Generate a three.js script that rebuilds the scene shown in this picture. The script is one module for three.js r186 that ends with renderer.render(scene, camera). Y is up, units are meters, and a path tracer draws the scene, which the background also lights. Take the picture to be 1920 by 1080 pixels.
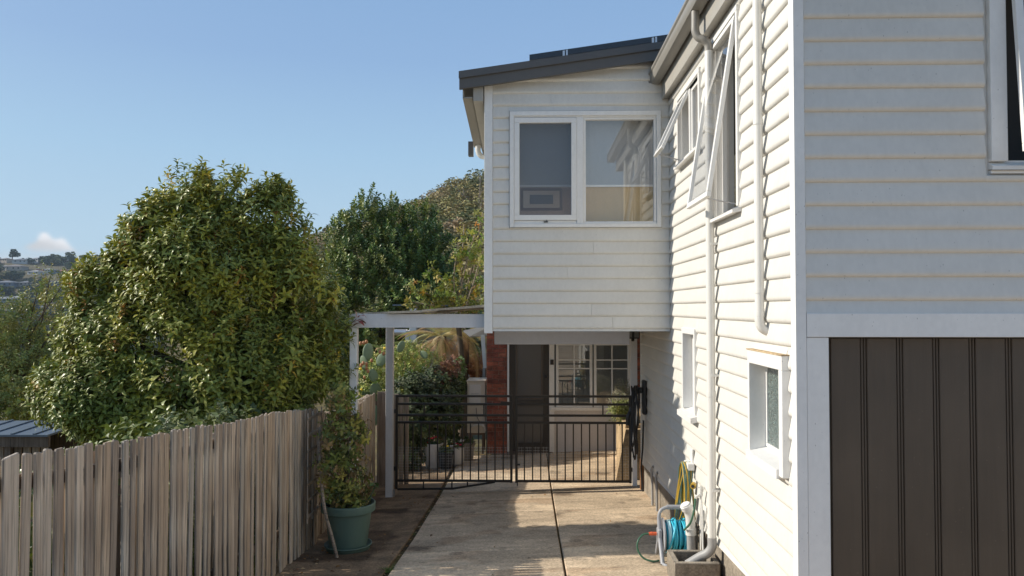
import * as THREE from 'three';
import { mergeGeometries, toCreasedNormals } from 'three/addons/utils/BufferGeometryUtils.js';
import { RoundedBoxGeometry } from 'three/addons/geometries/RoundedBoxGeometry.js';

// ---------------------------------------------------------------- camera, sky, sun, exposure
const E = 2.8, F = 1450;                              // eye height above the gate's ground, focal length in photo pixels
const scene = new THREE.Scene();
const camera = new THREE.PerspectiveCamera(2 * Math.atan(540 / F) * 180 / Math.PI, 16 / 9, 0.1, 4000);
camera.rotation.order = 'YXZ';
camera.position.set(0, E, 0);
camera.rotation.set(Math.atan(37 / F), Math.atan(33 / F), 0);
camera.updateMatrixWorld(true);
const renderer = new THREE.WebGLRenderer({ antialias: true });
renderer.toneMapping = THREE.LinearToneMapping;
renderer.toneMappingExposure = 1.1;
renderer.shadowMap.enabled = true;

let seed = 12345;
function rnd() { seed = (seed + 0x6D2B79F5) | 0; let t = Math.imul(seed ^ (seed >>> 15), 1 | seed); t = (t + Math.imul(t ^ (t >>> 7), 61 | t)) ^ t; return ((t ^ (t >>> 14)) >>> 0) / 4294967296; }
const rr = (a, b) => a + (b - a) * rnd();
const pick = (a) => a[Math.floor(rnd() * a.length)];
function hash2(x, y, s) { let h = Math.imul(x, 374761393) + Math.imul(y, 668265263) + Math.imul(s, 974634777); h = Math.imul(h ^ (h >>> 13), 1274126177); return ((h ^ (h >>> 16)) >>> 0) / 4294967296; }
function vnoise(x, y, px, py, s) {                    // tileable value noise
  const x0 = Math.floor(x), y0 = Math.floor(y), fx = x - x0, fy = y - y0, m = (a, n) => ((a % n) + n) % n;
  const sx = fx * fx * (3 - 2 * fx), sy = fy * fy * (3 - 2 * fy);
  const a = hash2(m(x0, px), m(y0, py), s), b = hash2(m(x0 + 1, px), m(y0, py), s), c = hash2(m(x0, px), m(y0 + 1, py), s), d = hash2(m(x0 + 1, px), m(y0 + 1, py), s);
  return a + (b - a) * sx + (c - a) * sy + (a - b - c + d) * sx * sy;
}
function fbm(u, v, fx, fy, oct, s) { let t = 0, a = 0.5, n = 0; for (let i = 0; i < oct; i++) { t += a * vnoise(u * fx, v * fy, fx, fy, s + i * 17); n += a; a *= 0.5; fx *= 2; fy *= 2; } return t / n; }
const clamp = (x, a = 0, b = 1) => Math.min(b, Math.max(a, x));
const mix = (a, b, t) => a + (b - a) * t;
const smooth = (a, b, x) => { const t = clamp((x - a) / (b - a)); return t * t * (3 - 2 * t); };

const SUN_EL = 29 * Math.PI / 180, SUN_BACK = 4.5 * Math.PI / 180;
const sunDir = new THREE.Vector3(-Math.cos(SUN_EL) * Math.cos(SUN_BACK), Math.sin(SUN_EL), -Math.cos(SUN_EL) * Math.sin(SUN_BACK));
{
  const W = 2048, H = 1024, data = new Float32Array(W * H * 4);
  for (let j = 0; j < H; j++) {
    const el = ((j + 0.5) / H - 0.5) * Math.PI, deg = el * 180 / Math.PI;
    for (let i = 0; i < W; i++) {
      const az = ((i + 0.5) / W - 0.5) * 2 * Math.PI, k = (j * W + i) * 4;
      let r, g, b;
      if (deg <= 0) { r = 0.30; g = 0.32; b = 0.33; }
      else {
        const K = [[0, 0.50, 0.665, 0.79], [5, 0.465, 0.645, 0.80], [11, 0.375, 0.575, 0.785], [17.6, 0.285, 0.455, 0.715], [30, 0.205, 0.365, 0.635], [60, 0.125, 0.255, 0.50], [90, 0.105, 0.22, 0.45]];
        let q = 0; while (q < K.length - 2 && deg > K[q + 1][0]) q++;
        const t = clamp((deg - K[q][0]) / (K[q + 1][0] - K[q][0])); r = mix(K[q][1], K[q + 1][1], t); g = mix(K[q][2], K[q + 1][2], t); b = mix(K[q][3], K[q + 1][3], t);
        const cs = Math.cos(el) * Math.cos(az) * sunDir.x + Math.sin(el) * sunDir.y + Math.cos(el) * Math.sin(az) * sunDir.z;
        const glow = Math.exp((cs - 1) * 7) * 0.35; r += glow; g += glow * 0.95; b += glow * 0.85;
        // low cumulus band and small clouds
        if (deg < 16) {
          const u = i / W, n = fbm(u, deg / 45, 128, 64, 5, 7), big = fbm(u, 0.3, 14, 2, 3, 91);
          let c = smooth(0.42, 0.6, n + 0.12 * smooth(0.4, 0.6, big)) * smooth(0.2, 0.8, deg) * (1 - smooth(2.2, 4.4, deg + (big - 0.5) * 3)) * 0.75;
          // the small cloud above the far suburb
          const a0 = (az + Math.PI / 2) * 180 / Math.PI;         // 0 = straight ahead (-z), negative = left
          const dx = (a0 + 32.0) / 1.55, e2 = (n - 0.5), dxx = dx + e2 * 0.9, top = 4.05 + 0.75 * Math.exp(-(((dxx + 0.4) / 0.26) ** 2)) + 0.42 * Math.exp(-(((dxx - 0.35) / 0.35) ** 2)) - 0.25 * dxx * dxx;
          const cc = smooth(1.1, 0.75, Math.abs(dx) + e2 * 0.8) * smooth(top + 0.16, top - 0.10, deg + e2 * 0.8) * smooth(3.4, 3.85, deg + e2 * 0.5);
          c = Math.max(c, cc * 0.88);
          const lit = 0.62 + 0.28 * smooth(3.7, 4.4, deg + e2 * 1.6) * (cc > 0.05 ? 1 : 0) + 0.06 * n;
          r = mix(r, lit, c); g = mix(g, lit * 1.0, c); b = mix(b, lit * 1.03, c);
        }
      }
      data[k] = r * 0.92; data[k + 1] = g * 0.92; data[k + 2] = b * 0.92; data[k + 3] = 1;
    }
  }
  const sky = new THREE.DataTexture(data, W, H, THREE.RGBAFormat, THREE.FloatType);
  sky.mapping = THREE.EquirectangularReflectionMapping; sky.magFilter = THREE.LinearFilter; sky.needsUpdate = true;
  scene.background = sky; scene.environment = sky;
}
const sun = new THREE.DirectionalLight(new THREE.Color(1.0, 0.925, 0.80), 4.85);
sun.position.copy(sunDir).multiplyScalar(40).add(new THREE.Vector3(0, 2, -9)); sun.target.position.set(0, 2, -9);
sun.castShadow = true; sun.shadow.mapSize.set(4096, 4096);
Object.assign(sun.shadow.camera, { left: -16, right: 16, top: 14, bottom: -14, near: 1, far: 90 });
scene.add(sun, sun.target);

// ---------------------------------------------------------------- helpers
const V = (x, y, z) => new THREE.Vector3(x, y, z);
function at(px, py, d) { const v = V((px - 960) / F, (540 - py) / F, -1).applyQuaternion(camera.quaternion); return v.multiplyScalar(d / -v.z).add(camera.position); }
function rayDir(px, py) { return V((px - 960) / F, (540 - py) / F, -1).applyQuaternion(camera.quaternion).normalize(); }
const taken = new Map();
function numbered(n) { const k = taken.get(n) || 0; taken.set(n, k + 1); return k ? `${n}_${String(k).padStart(3, '0')}` : n; }
function shade(o) { o.traverse((m) => { if (m.isMesh) { m.castShadow = true; m.receiveShadow = true; } }); return o; }
function thing(name, label, category, base = V(0, 0, 0), group) {
  const o = new THREE.Group(); o.name = numbered(name); o.position.copy(base); o.userData = { label, category }; if (group) o.userData.group = group;
  scene.add(o); return o;
}
function rootOf(o) { while (o.parent && o.parent !== scene) o = o.parent; return o; }
function originOf(o) { const p = V(0, 0, 0); while (o && o !== scene) { p.add(o.position); o = o.parent; } return p; }   // parts are only ever moved, never turned, unless placed()
function part(parent, name, geo, m, label) {          // geometry given in world metres
  const o = originOf(parent); if (!geo.userData.moved) geo.translate(-o.x, -o.y, -o.z);
  const mesh = new THREE.Mesh(geo, m); mesh.name = name; if (label) mesh.userData.label = label;
  mesh.castShadow = mesh.receiveShadow = true; parent.add(mesh); return mesh;
}
function placed(parent, name, geo, m, pos, rot, scl) {  // shared geometry round its own origin
  const mesh = new THREE.Mesh(geo, m); mesh.name = name; mesh.castShadow = mesh.receiveShadow = true;
  mesh.position.copy(pos).sub(originOf(parent)); if (rot) mesh.rotation.set(...rot); if (scl) mesh.scale.set(...scl); parent.add(mesh); return mesh;
}
function copies(parent, name, geo, m, list, stuff = true) { // list of {p, q, s, c}
  const im = new THREE.InstancedMesh(geo, m, list.length), M = new THREE.Matrix4(), o = parent === scene ? V(0, 0, 0) : originOf(parent);
  list.forEach((e, i) => { M.compose(e.p.clone().sub(o), e.q, typeof e.s === 'number' ? V(e.s, e.s, e.s) : e.s); im.setMatrixAt(i, M); if (e.c) im.setColorAt(i, e.c); });
  im.name = name; im.castShadow = im.receiveShadow = true; if (stuff) im.userData.kind = 'stuff'; parent.add(im); return im;
}
function boxUV(g) {                                    // uv in metres from the facing plane
  const p = g.attributes.position, n = g.attributes.normal, uv = new Float32Array(p.count * 2);
  for (let i = 0; i < p.count; i++) {
    const ax = Math.abs(n.getX(i)), ay = Math.abs(n.getY(i)), az = Math.abs(n.getZ(i));
    if (ax >= ay && ax >= az) { uv[2 * i] = p.getZ(i); uv[2 * i + 1] = p.getY(i); }
    else if (ay >= az) { uv[2 * i] = p.getX(i); uv[2 * i + 1] = p.getZ(i); }
    else { uv[2 * i] = p.getX(i); uv[2 * i + 1] = p.getY(i); }
  }
  g.setAttribute('uv', new THREE.BufferAttribute(uv, 2)); return g;
}
function box(x0, x1, y0, y1, z0, z1, r = 0) {
  const w = Math.abs(x1 - x0), h = Math.abs(y1 - y0), d = Math.abs(z1 - z0);
  r = Math.min(r, w * 0.45, h * 0.45, d * 0.45);
  let g = r > 0.0004 ? new RoundedBoxGeometry(w, h, d, 1, r) : new THREE.BoxGeometry(w, h, d);
  g.translate((x0 + x1) / 2, (y0 + y1) / 2, (z0 + z1) / 2); if (g.index) g = g.toNonIndexed(); return boxUV(g);
}
class Frame {                                          // wall plane: u along, v up (0 = eye level), n out of the wall
  constructor(o, u, n) { this.m = new THREE.Matrix4().makeBasis(u, V(0, 1, 0), n).setPosition(o); }
  box(u0, u1, v0, v1, n0, n1, r = 0) { return box(u0, u1, v0, v1, n0, n1, r).applyMatrix4(this.m); }
  geo(g) { return g.applyMatrix4(this.m); }
  p(u, v, n = 0) { return V(u, v, n).applyMatrix4(this.m); }
}
function solid(A, B) {                                 // box between two quads of world points
  const pos = [], quad = (a, b, c, d) => pos.push(a, b, c, a, c, d);
  quad(A[0], A[1], A[2], A[3]); quad(B[3], B[2], B[1], B[0]);
  for (let i = 0; i < 4; i++) { const j = (i + 1) % 4; quad(A[j], A[i], B[i], B[j]); }
  const g = new THREE.BufferGeometry(); g.setAttribute('position', new THREE.Float32BufferAttribute(pos.flatMap((p) => [p.x, p.y, p.z]), 3)); g.computeVertexNormals(); return boxUV(g);
}
function tube(pts, r, seg = 24, rad = 8, closed = false) { return clean(new THREE.TubeGeometry(new THREE.CatmullRomCurve3(pts, closed, 'centripetal'), seg, r, rad, closed)); }
function clean(g) { return g.index ? g.toNonIndexed() : g; }
function cyl(a, b, r0, r1 = r0, rad = 12) {
  const d = b.clone().sub(a), g = new THREE.CylinderGeometry(r1, r0, d.length(), rad, 1);
  g.applyQuaternion(new THREE.Quaternion().setFromUnitVectors(V(0, 1, 0), d.clone().normalize())); const c = a.clone().add(b).multiplyScalar(0.5); g.translate(c.x, c.y, c.z); return clean(g);
}
function lathe(pts, seg, c) { const g = new THREE.LatheGeometry(pts.map((p) => new THREE.Vector2(p[0], p[1])), seg); g.translate(c.x, c.y, c.z); return g; }
function sphere(r, c, w = 12, h = 8, sx = 1, sy = 1, sz = 1) { const g = new THREE.SphereGeometry(r, w, h); g.scale(sx, sy, sz); g.translate(c.x, c.y, c.z); return clean(g); }
const merge = (l) => mergeGeometries(l.map((g) => { const q = clean(g); for (const k of Object.keys(q.attributes)) if (!['position', 'normal', 'uv'].includes(k)) q.deleteAttribute(k); return q; }));

// ---------------------------------------------------------------- textures and materials
function tex(w, h, fn, srgb = true, rep = 1) {
  const d = new Uint8Array(w * h * 4);
  for (let j = 0; j < h; j++) for (let i = 0; i < w; i++) { const c = fn((i + 0.5) / w, (j + 0.5) / h), k = (j * w + i) * 4; d[k] = clamp(c[0]) * 255; d[k + 1] = clamp(c[1]) * 255; d[k + 2] = clamp(c[2]) * 255; d[k + 3] = 255; }
  const t = new THREE.DataTexture(d, w, h); t.wrapS = t.wrapT = THREE.RepeatWrapping; t.magFilter = THREE.LinearFilter; t.minFilter = THREE.LinearMipmapLinearFilter; t.generateMipmaps = true;
  if (srgb) t.colorSpace = THREE.SRGBColorSpace; t.repeat.set(rep, rep); t.needsUpdate = true; return t;
}
const L = (r, g, b) => new THREE.Color().setRGB(r, g, b);
const std = (c, rough = 0.7, more = {}) => new THREE.MeshStandardMaterial({ color: c, roughness: rough, ...more });
const phys = (c, rough, more = {}) => new THREE.MeshPhysicalMaterial({ color: c, roughness: rough, ...more });
const paintTex = tex(1024, 512, (u, v) => {
  const a = fbm(u, v, 5, 9, 4, 3), f = fbm(u, v, 90, 60, 2, 5), st = fbm(u, v, 60, 5, 3, 8), sp = hash2(Math.floor(u * 700), Math.floor(v * 350), 4) > 0.9992 ? 0.72 : 1;
  const t = (0.955 + 0.05 * (a - 0.5) + 0.03 * (f - 0.5) + 0.02 * (st - 0.5)) * sp; return [t, t * 0.996, t * 0.985];
}, true, 0.5);
const fineTex = tex(512, 512, (u, v) => { const t = 0.5 + 0.5 * (fbm(u, v, 40, 160, 3, 31) - 0.5) + 0.4 * (fbm(u, v, 20, 20, 3, 33) - 0.5); return [t, t, t]; }, false, 1);
const concTex = tex(1024, 1024, (u, v) => {
  const a = fbm(u, v, 4, 4, 5, 11), b = fbm(u, v, 12, 30, 4, 13), f = fbm(u, v, 200, 200, 2, 17), st = smooth(0.56, 0.74, fbm(u, v, 7, 7, 5, 19)), ag = hash2(Math.floor(u * 900), Math.floor(v * 900), 6);
  const oil = smooth(0.70, 0.78, fbm(u, v, 9, 9, 3, 301)), pt = smooth(0.52, 0.56, fbm(u, v, 3, 3, 5, 303)) - 0.5;
  let t = 0.87 - 0.16 * oil + 0.05 * pt + 0.30 * (a - 0.5) + 0.20 * (b - 0.5) + 0.26 * (f - 0.5) - 0.08 * st + (ag > 0.985 ? 0.10 : ag < 0.025 ? -0.20 : 0);
  return [t, t * (0.955 - 0.03 * st), t * (0.885 - 0.05 * st)];
}, true, 0.33);
const dirtConcTex = tex(1024, 1024, (u, v) => {
  const a = fbm(u, v, 5, 5, 5, 41), b = fbm(u, v, 16, 16, 4, 43), f = fbm(u, v, 180, 180, 2, 47), st = smooth(0.48, 0.66, a);
  let t = 0.66 + 0.3 * (b - 0.5) + 0.26 * (f - 0.5) - 0.2 * st; return [t, t * (0.92 - 0.04 * st), t * (0.82 - 0.07 * st)];
}, true, 0.4);
const concBump = tex(512, 512, (u, v) => { const t = 0.5 + 0.5 * (fbm(u, v, 90, 90, 3, 51) - 0.5) + 0.5 * (fbm(u, v, 12, 12, 3, 53) - 0.5); return [t, t, t]; }, false, 1);
const timberTex = tex(512, 1024, (u, v) => {
  const g = fbm(u, v, 70, 5, 4, 61), w = fbm(u, v, 16, 3, 4, 63), c = smooth(0.66, 0.72, fbm(u, v, 50, 3, 3, 67)), p = fbm(u, v, 6, 4, 4, 69);
  const t = 0.82 + 0.34 * (g - 0.5) + 0.10 * (w - 0.5) - 0.22 * c + 0.26 * (p - 0.5); return [t, t * (0.94 + 0.05 * (p - 0.5)), t * (0.875 + 0.08 * (p - 0.5))];
}, true, 1);
const timberBump = tex(512, 512, (u, v) => { const t = 0.5 + (fbm(u, v, 70, 4, 4, 61) - 0.5); return [t, t, t]; }, false, 1);
timberTex.repeat.set(2.0, 0.7); timberBump.repeat.set(2.0, 0.7);
const brickTex = tex(512, 512, (u, v) => { const a = fbm(u, v, 20, 20, 4, 71), b = fbm(u, v, 120, 120, 2, 73), c = fbm(u, v, 5, 9, 2, 75); const t = 0.8 + 0.4 * (a - 0.5) + 0.3 * (b - 0.5) + 0.5 * (c - 0.5); return [t, t, t]; }, true, 1);
const earthTex = tex(512, 512, (u, v) => { const a = fbm(u, v, 6, 6, 5, 81), b = fbm(u, v, 60, 60, 3, 83); const t = 0.62 + 0.5 * (a - 0.5) + 0.45 * (b - 0.5); return [t, t * mix(0.86, 1.0, a), t * 0.66]; }, true, 0.25);
const doorTex = tex(512, 512, (u, v) => { const g = fbm(u, v, 60, 4, 4, 161), p = fbm(u, v, 5, 5, 4, 163), s = hash2(Math.floor(u * 256), Math.floor(v * 256), 8) > 0.9990 ? 1.25 : 1; const t = (0.84 + 0.07 * (g - 0.5) + 0.16 * (p - 0.5)) * s; return [t, t * 0.99, t * 0.97]; }, true, 0.6);

const M = {
  paint: std(L(0.735, 0.72, 0.685), 0.55, { map: paintTex, bumpMap: fineTex, bumpScale: 0.0006 }),
  trim: std(L(0.86, 0.855, 0.845), 0.42, { map: paintTex }),
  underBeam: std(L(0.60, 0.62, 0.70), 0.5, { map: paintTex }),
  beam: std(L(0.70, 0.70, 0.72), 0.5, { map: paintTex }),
  pipe: std(L(0.80, 0.79, 0.76), 0.38, { map: paintTex }),
  pipeGrey: std(L(0.36, 0.36, 0.36), 0.5, { map: paintTex }),
  gutter: std(L(0.29, 0.275, 0.25), 0.45, { map: paintTex }),
  fasc: std(L(0.42, 0.40, 0.365), 0.5, { map: paintTex }),
  dark: std(L(0.115, 0.108, 0.102), 0.5, { map: paintTex }),
  solar: phys(L(0.012, 0.012, 0.016), 0.25, { clearcoat: 0.6, clearcoatRoughness: 0.1 }),
  alu: std(L(0.62, 0.62, 0.63), 0.35, { metalness: 0.7 }),
  steel: std(L(0.55, 0.55, 0.55), 0.4, { metalness: 0.9 }),
  glass: phys(L(1, 1, 1), 0.0, { transmission: 1, thickness: 0, ior: 2.15 }),
  glassPlain: phys(L(1, 1, 1), 0.0, { transmission: 1, thickness: 0, ior: 1.55 }),
  screen: phys(L(0.55, 0.57, 0.60), 0.10, { transmission: 0.9, thickness: 0, ior: 1.5 }),
  blind: std(L(0.42, 0.44, 0.46), 0.8, { map: paintTex }),
  blindDark: std(L(0.20, 0.215, 0.24), 0.85, { map: paintTex }),
  curtain: std(L(0.36, 0.34, 0.31), 0.9, { map: paintTex }),
  roomWall: std(L(0.62, 0.50, 0.44), 0.8, { map: paintTex }),
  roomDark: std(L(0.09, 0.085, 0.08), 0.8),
  picture: std(L(0.62, 0.57, 0.50), 0.7), pictureFrame: std(L(0.13, 0.08, 0.08), 0.5), pictureInk: std(L(0.10, 0.12, 0.17), 0.7),
  pinboard: std(L(0.60, 0.43, 0.21), 0.95, { map: paintTex }),
  garage: std(L(0.122, 0.092, 0.067), 0.5, { map: doorTex, bumpMap: timberBump, bumpScale: 0.0008 }),
  plinth: std(L(0.36, 0.345, 0.325), 0.9, { map: concTex, bumpMap: concBump, bumpScale: 0.006 }),
  concrete: std(L(0.81, 0.70, 0.575), 0.92, { map: concTex, bumpMap: concBump, bumpScale: 0.004 }),
  dirtConc: std(L(0.60, 0.49, 0.37), 0.95, { map: dirtConcTex, bumpMap: concBump, bumpScale: 0.006 }),
  earth: std(L(0.24, 0.19, 0.13), 1, { map: earthTex }),
  yard: std(L(0.22, 0.19, 0.09), 1, { map: earthTex }),
  mortar: std(L(0.36, 0.31, 0.27), 0.95, { map: concTex }),
  bricks: [L(0.40, 0.120, 0.070), L(0.46, 0.135, 0.075), L(0.34, 0.100, 0.065), L(0.43, 0.15, 0.09)].map((c) => std(c, 0.85, { map: brickTex, bumpMap: concBump, bumpScale: 0.003 })),
  palings: [L(0.76, 0.69, 0.61), L(0.62, 0.555, 0.48), L(0.86, 0.80, 0.72), L(0.52, 0.465, 0.41), L(0.70, 0.60, 0.49), L(0.66, 0.64, 0.60)].map((c) => std(c, 0.92, { map: timberTex, bumpMap: timberBump, bumpScale: 0.003 })),
  timberDark: std(L(0.24, 0.20, 0.17), 0.95, { map: timberTex, bumpMap: timberBump, bumpScale: 0.003 }),
  iron: std(L(0.030, 0.026, 0.022), 0.42, { metalness: 0.2 }),
  black: std(L(0.022, 0.022, 0.024), 0.45),
  blackRubber: std(L(0.018, 0.018, 0.019), 0.55),
  potGreen: std(L(0.115, 0.18, 0.145), 0.5, { map: paintTex }),
  potWhite: std(L(0.66, 0.64, 0.62), 0.6, { map: paintTex }), potBlack: std(L(0.035, 0.037, 0.042), 0.6), potGrey: std(L(0.40, 0.38, 0.37), 0.8, { map: concTex }),
  soil: std(L(0.07, 0.05, 0.035), 1, { map: earthTex }),
  reelGrey: std(L(0.33, 0.34, 0.36), 0.45), reelDark: std(L(0.16, 0.165, 0.175), 0.5),
  hoseBlue: phys(L(0.045, 0.50, 0.66), 0.35, { clearcoat: 0.2 }), hosePale: phys(L(0.50, 0.76, 0.80), 0.35), hoseGreen: std(L(0.045, 0.13, 0.075), 0.45), hoseTeal: std(L(0.09, 0.19, 0.17), 0.45), hoseYellow: std(L(0.52, 0.33, 0.035), 0.45), orange: std(L(0.72, 0.13, 0.045), 0.45),
  sandstone: std(L(0.62, 0.50, 0.34), 0.95, { map: concTex, bumpMap: concBump, bumpScale: 0.01 }),
  shedRoof: std(L(0.15, 0.185, 0.23), 0.45, { metalness: 0.2, map: paintTex }),
  roofSheet: std(L(0.62, 0.59, 0.53), 0.6, { map: concTex }),
  acBeige: std(L(0.62, 0.56, 0.47), 0.5, { map: paintTex }),
  bark: std(L(0.20, 0.165, 0.13), 0.95, { map: timberTex }), barkPale: std(L(0.46, 0.42, 0.37), 0.9, { map: timberTex }),
  leafGloss: phys(L(1, 1, 1), 0.75, { transmission: 0.22, thickness: 0, clearcoat: 0.32, clearcoatRoughness: 0.28 }),
  leafSoft: phys(L(1, 1, 1), 0.9, { transmission: 0.3, thickness: 0, clearcoat: 0.15, clearcoatRoughness: 0.5 }),
  frond: phys(L(1, 1, 1), 0.9, { transmission: 0.35, thickness: 0 }),
  farLeaf: std(L(1, 1, 1), 0.95),
  cactus: std(L(0.21, 0.28, 0.16), 0.6, { map: paintTex }), fruit: std(L(0.46, 0.20, 0.085), 0.55), flowerYellow: std(L(0.80, 0.55, 0.03), 0.6), flowerRed: std(L(0.62, 0.03, 0.06), 0.6), flowerWhite: std(L(0.75, 0.70, 0.70), 0.6),
  lilac: std(L(0.66, 0.65, 0.68), 0.6, { map: paintTex }),
  doorDark: std(L(0.060, 0.050, 0.042), 0.5, { map: doorTex }), meshDark: phys(L(0.20, 0.19, 0.18), 0.2, { transmission: 0.5, thickness: 0, ior: 1.45 }),
  frosted: phys(L(0.30, 0.40, 0.36), 0.22, { bumpMap: fineTex, bumpScale: 0.02, clearcoat: 0.8, clearcoatRoughness: 0.15, map: tex(256, 256, (u, v) => { const t = 0.6 + 0.9 * (fbm(u, v, 60, 60, 2, 201) - 0.5); return [t, t, t]; }, true, 3) }),
};

// ---------------------------------------------------------------- main dimensions (metres; d = distance in front of the lens)
const XW = 1.667, D0 = 4.83, DF = 9.12, DW = 11.5, DG = 11.9, DD = 15.3, XL = -0.51;
const baseProfile = [[-30, -0.2], [-6, -0.9], [0, -1.55], [4, -2.10], [6.9, -2.38], [9, -2.56], [11.5, -2.70], [13, -2.76], [16, -2.80], [40, -3.3]];
function groundRel(x, d) {
  let y = baseProfile[0][1];
  for (let i = 0; i < baseProfile.length - 1; i++) { const [a, ya] = baseProfile[i], [b, yb] = baseProfile[i + 1]; if (d >= a && d <= b) { y = mix(ya, yb, (d - a) / (b - a)); break; } if (d > b) y = yb; }
  return y + 0.045 * (clamp(x, -6, 4) - 1.5);
}
const ground = (x, d) => E + groundRel(x, d);

// ---------------------------------------------------------------- terrain: yard, valley and hills
const ridge = [ // azimuth (x/d), ridge distance, ridge height over eye, valley distance, valley height
  [-1.6, 820, 46, 300, -40], [-0.70, 800, 51, 300, -36], [-0.56, 790, 49, 300, -34], [-0.45, 700, 40, 260, -30], [-0.36, 330, 13, 130, -14], [-0.29, 240, 11.5, 80, -7], [-0.20, 215, 17, 70, -6], [-0.12, 205, 23.5, 65, -5], [-0.055, 200, 28.5, 60, -5], [0.1, 200, 42, 60, -4], [0.5, 210, 46, 60, -3], [1.6, 220, 46, 60, -2],
];
function ridgeAt(a) { a = clamp(a, -1.6, 1.6); for (let i = 0; i < ridge.length - 1; i++) if (a <= ridge[i + 1][0]) { const t = (a - ridge[i][0]) / (ridge[i + 1][0] - ridge[i][0]); return ridge[i].map((x, k) => mix(x, ridge[i + 1][k], t)); } return ridge[ridge.length - 1]; }
function terrainRel(x, d) {
  if (d < 2) return -3.4 - Math.max(0, -x - 4) * 0.04;
  const [, R, H, W, Vv] = ridgeAt(x / d), near = 22, y0 = -3.25 - clamp((-x - 2.6) * 0.22, 0, 1.6) - (d > 16 ? (d - 16) * 0.05 : 0);
  const bump = (vnoise(x * 0.02 + 500, d * 0.02 + 500, 9999, 9999, 5) - 0.5) * Math.min(6, d * 0.02);
  if (d < near) return y0;
  if (d < W) return mix(y0, Vv, smooth(near, W, d)) + bump * smooth(near, W, d);
  if (d < R) { const t = (d - W) / (R - W); return mix(Vv, H, t * 0.6 + 0.4 * smooth(0, 1, t)) + bump; }
  return H - (d - R) * 0.12 + bump;
}
{
  const as = [], ds = [];
  for (let i = 0; i <= 150; i++) as.push(-1.6 + 3.2 * i / 150);
  for (let j = 0; j <= 90; j++) ds.push(2 + 1100 * (Math.exp(j / 90 * 4.6) - 1) / (Math.exp(4.6) - 1));
  const pos = [], uv = [], idx = [];
  for (const d of ds) for (const a of as) { const x = a * Math.max(d, 8); pos.push(x, E + terrainRel(x, d), -d); uv.push(x, d); }
  for (let j = 0; j < ds.length - 1; j++) for (let i = 0; i < as.length - 1; i++) { const k = j * as.length + i, q = k + as.length; idx.push(k, k + 1, q, k + 1, q + 1, q); }
  const g = new THREE.BufferGeometry(); g.setAttribute('position', new THREE.Float32BufferAttribute(pos, 3)); g.setAttribute('uv', new THREE.Float32BufferAttribute(uv, 2)); g.setIndex(idx); g.computeVertexNormals();
  const t = part(scene, 'terrain', g, M.yard); t.userData.kind = 'structure';
  const back = new THREE.PlaneGeometry(400, 300, 8, 8); back.rotateX(-Math.PI / 2); back.translate(0, E - 3.45, 149);
  const b = part(scene, 'ground', boxUV(back.toNonIndexed()), M.yard); b.userData.kind = 'structure';
}
function onTerrain(px, py, from = 24) { const r = rayDir(px, py); for (let d = from; d < 1000; d += 1.0) { const k = d / -r.z, x = r.x * k, y = r.y * k; if (y <= terrainRel(x, d)) return V(x, E + terrainRel(x, d), -d); } return null; }

// ---------------------------------------------------------------- driveway slabs
function slab(x0, x1, d0, d1, th = 0.10, lift = 0, nx = 4, nd = 6) {
  const pos = [], uv = [], top = [], c = 0.008;
  const row = (f) => { for (let j = 0; j <= nd; j++) for (let i = 0; i <= nx; i++) f(i, j); };
  const P = (x, d, dy) => V(x, ground(x, d) + lift + dy, -d), out = [];
  const quad = (a, b, e, f) => out.push(a, b, e, a, e, f);
  const X = (i) => mix(x0 + c, x1 - c, i / nx), Dd = (j) => mix(d0 + c, d1 - c, j / nd);
  for (let j = 0; j < nd; j++) for (let i = 0; i < nx; i++) quad(P(X(i), Dd(j), 0), P(X(i + 1), Dd(j), 0), P(X(i + 1), Dd(j + 1), 0), P(X(i), Dd(j + 1), 0));
  const rim = []; for (let i = 0; i < nx; i++) rim.push([X(i), Dd(0)]); for (let j = 0; j < nd; j++) rim.push([X(nx), Dd(j)]); for (let i = nx; i > 0; i--) rim.push([X(i), Dd(nd)]); for (let j = nd; j > 0; j--) rim.push([X(0), Dd(j)]);
  const cx = (x0 + x1) / 2, cd = (d0 + d1) / 2, o = (p) => [p[0] <= x0 + c + 1e-6 ? x0 : p[0] >= x1 - c - 1e-6 ? x1 : p[0], p[1] <= d0 + c + 1e-6 ? d0 : p[1] >= d1 - c - 1e-6 ? d1 : p[1]];
  for (let k = 0; k < rim.length; k++) { const a = rim[k], b = rim[(k + 1) % rim.length], ao = o(a), bo = o(b); quad(P(...a, 0), P(...ao, -c), P(...bo, -c), P(...b, 0)); quad(P(...ao, -c), P(...ao, -th), P(...bo, -th), P(...bo, -c)); }
  const g = new THREE.BufferGeometry(); g.setAttribute('position', new THREE.Float32BufferAttribute(out.flatMap((p) => [p.x, p.y, p.z]), 3));
  const a = rnd() * 7, b = rnd() * 7; g.setAttribute('uv', new THREE.Float32BufferAttribute(out.flatMap((p) => [p.x + a, p.z + b]), 2)); g.computeVertexNormals();
  return toCreasedNormals(g, 0.5);
}
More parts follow.
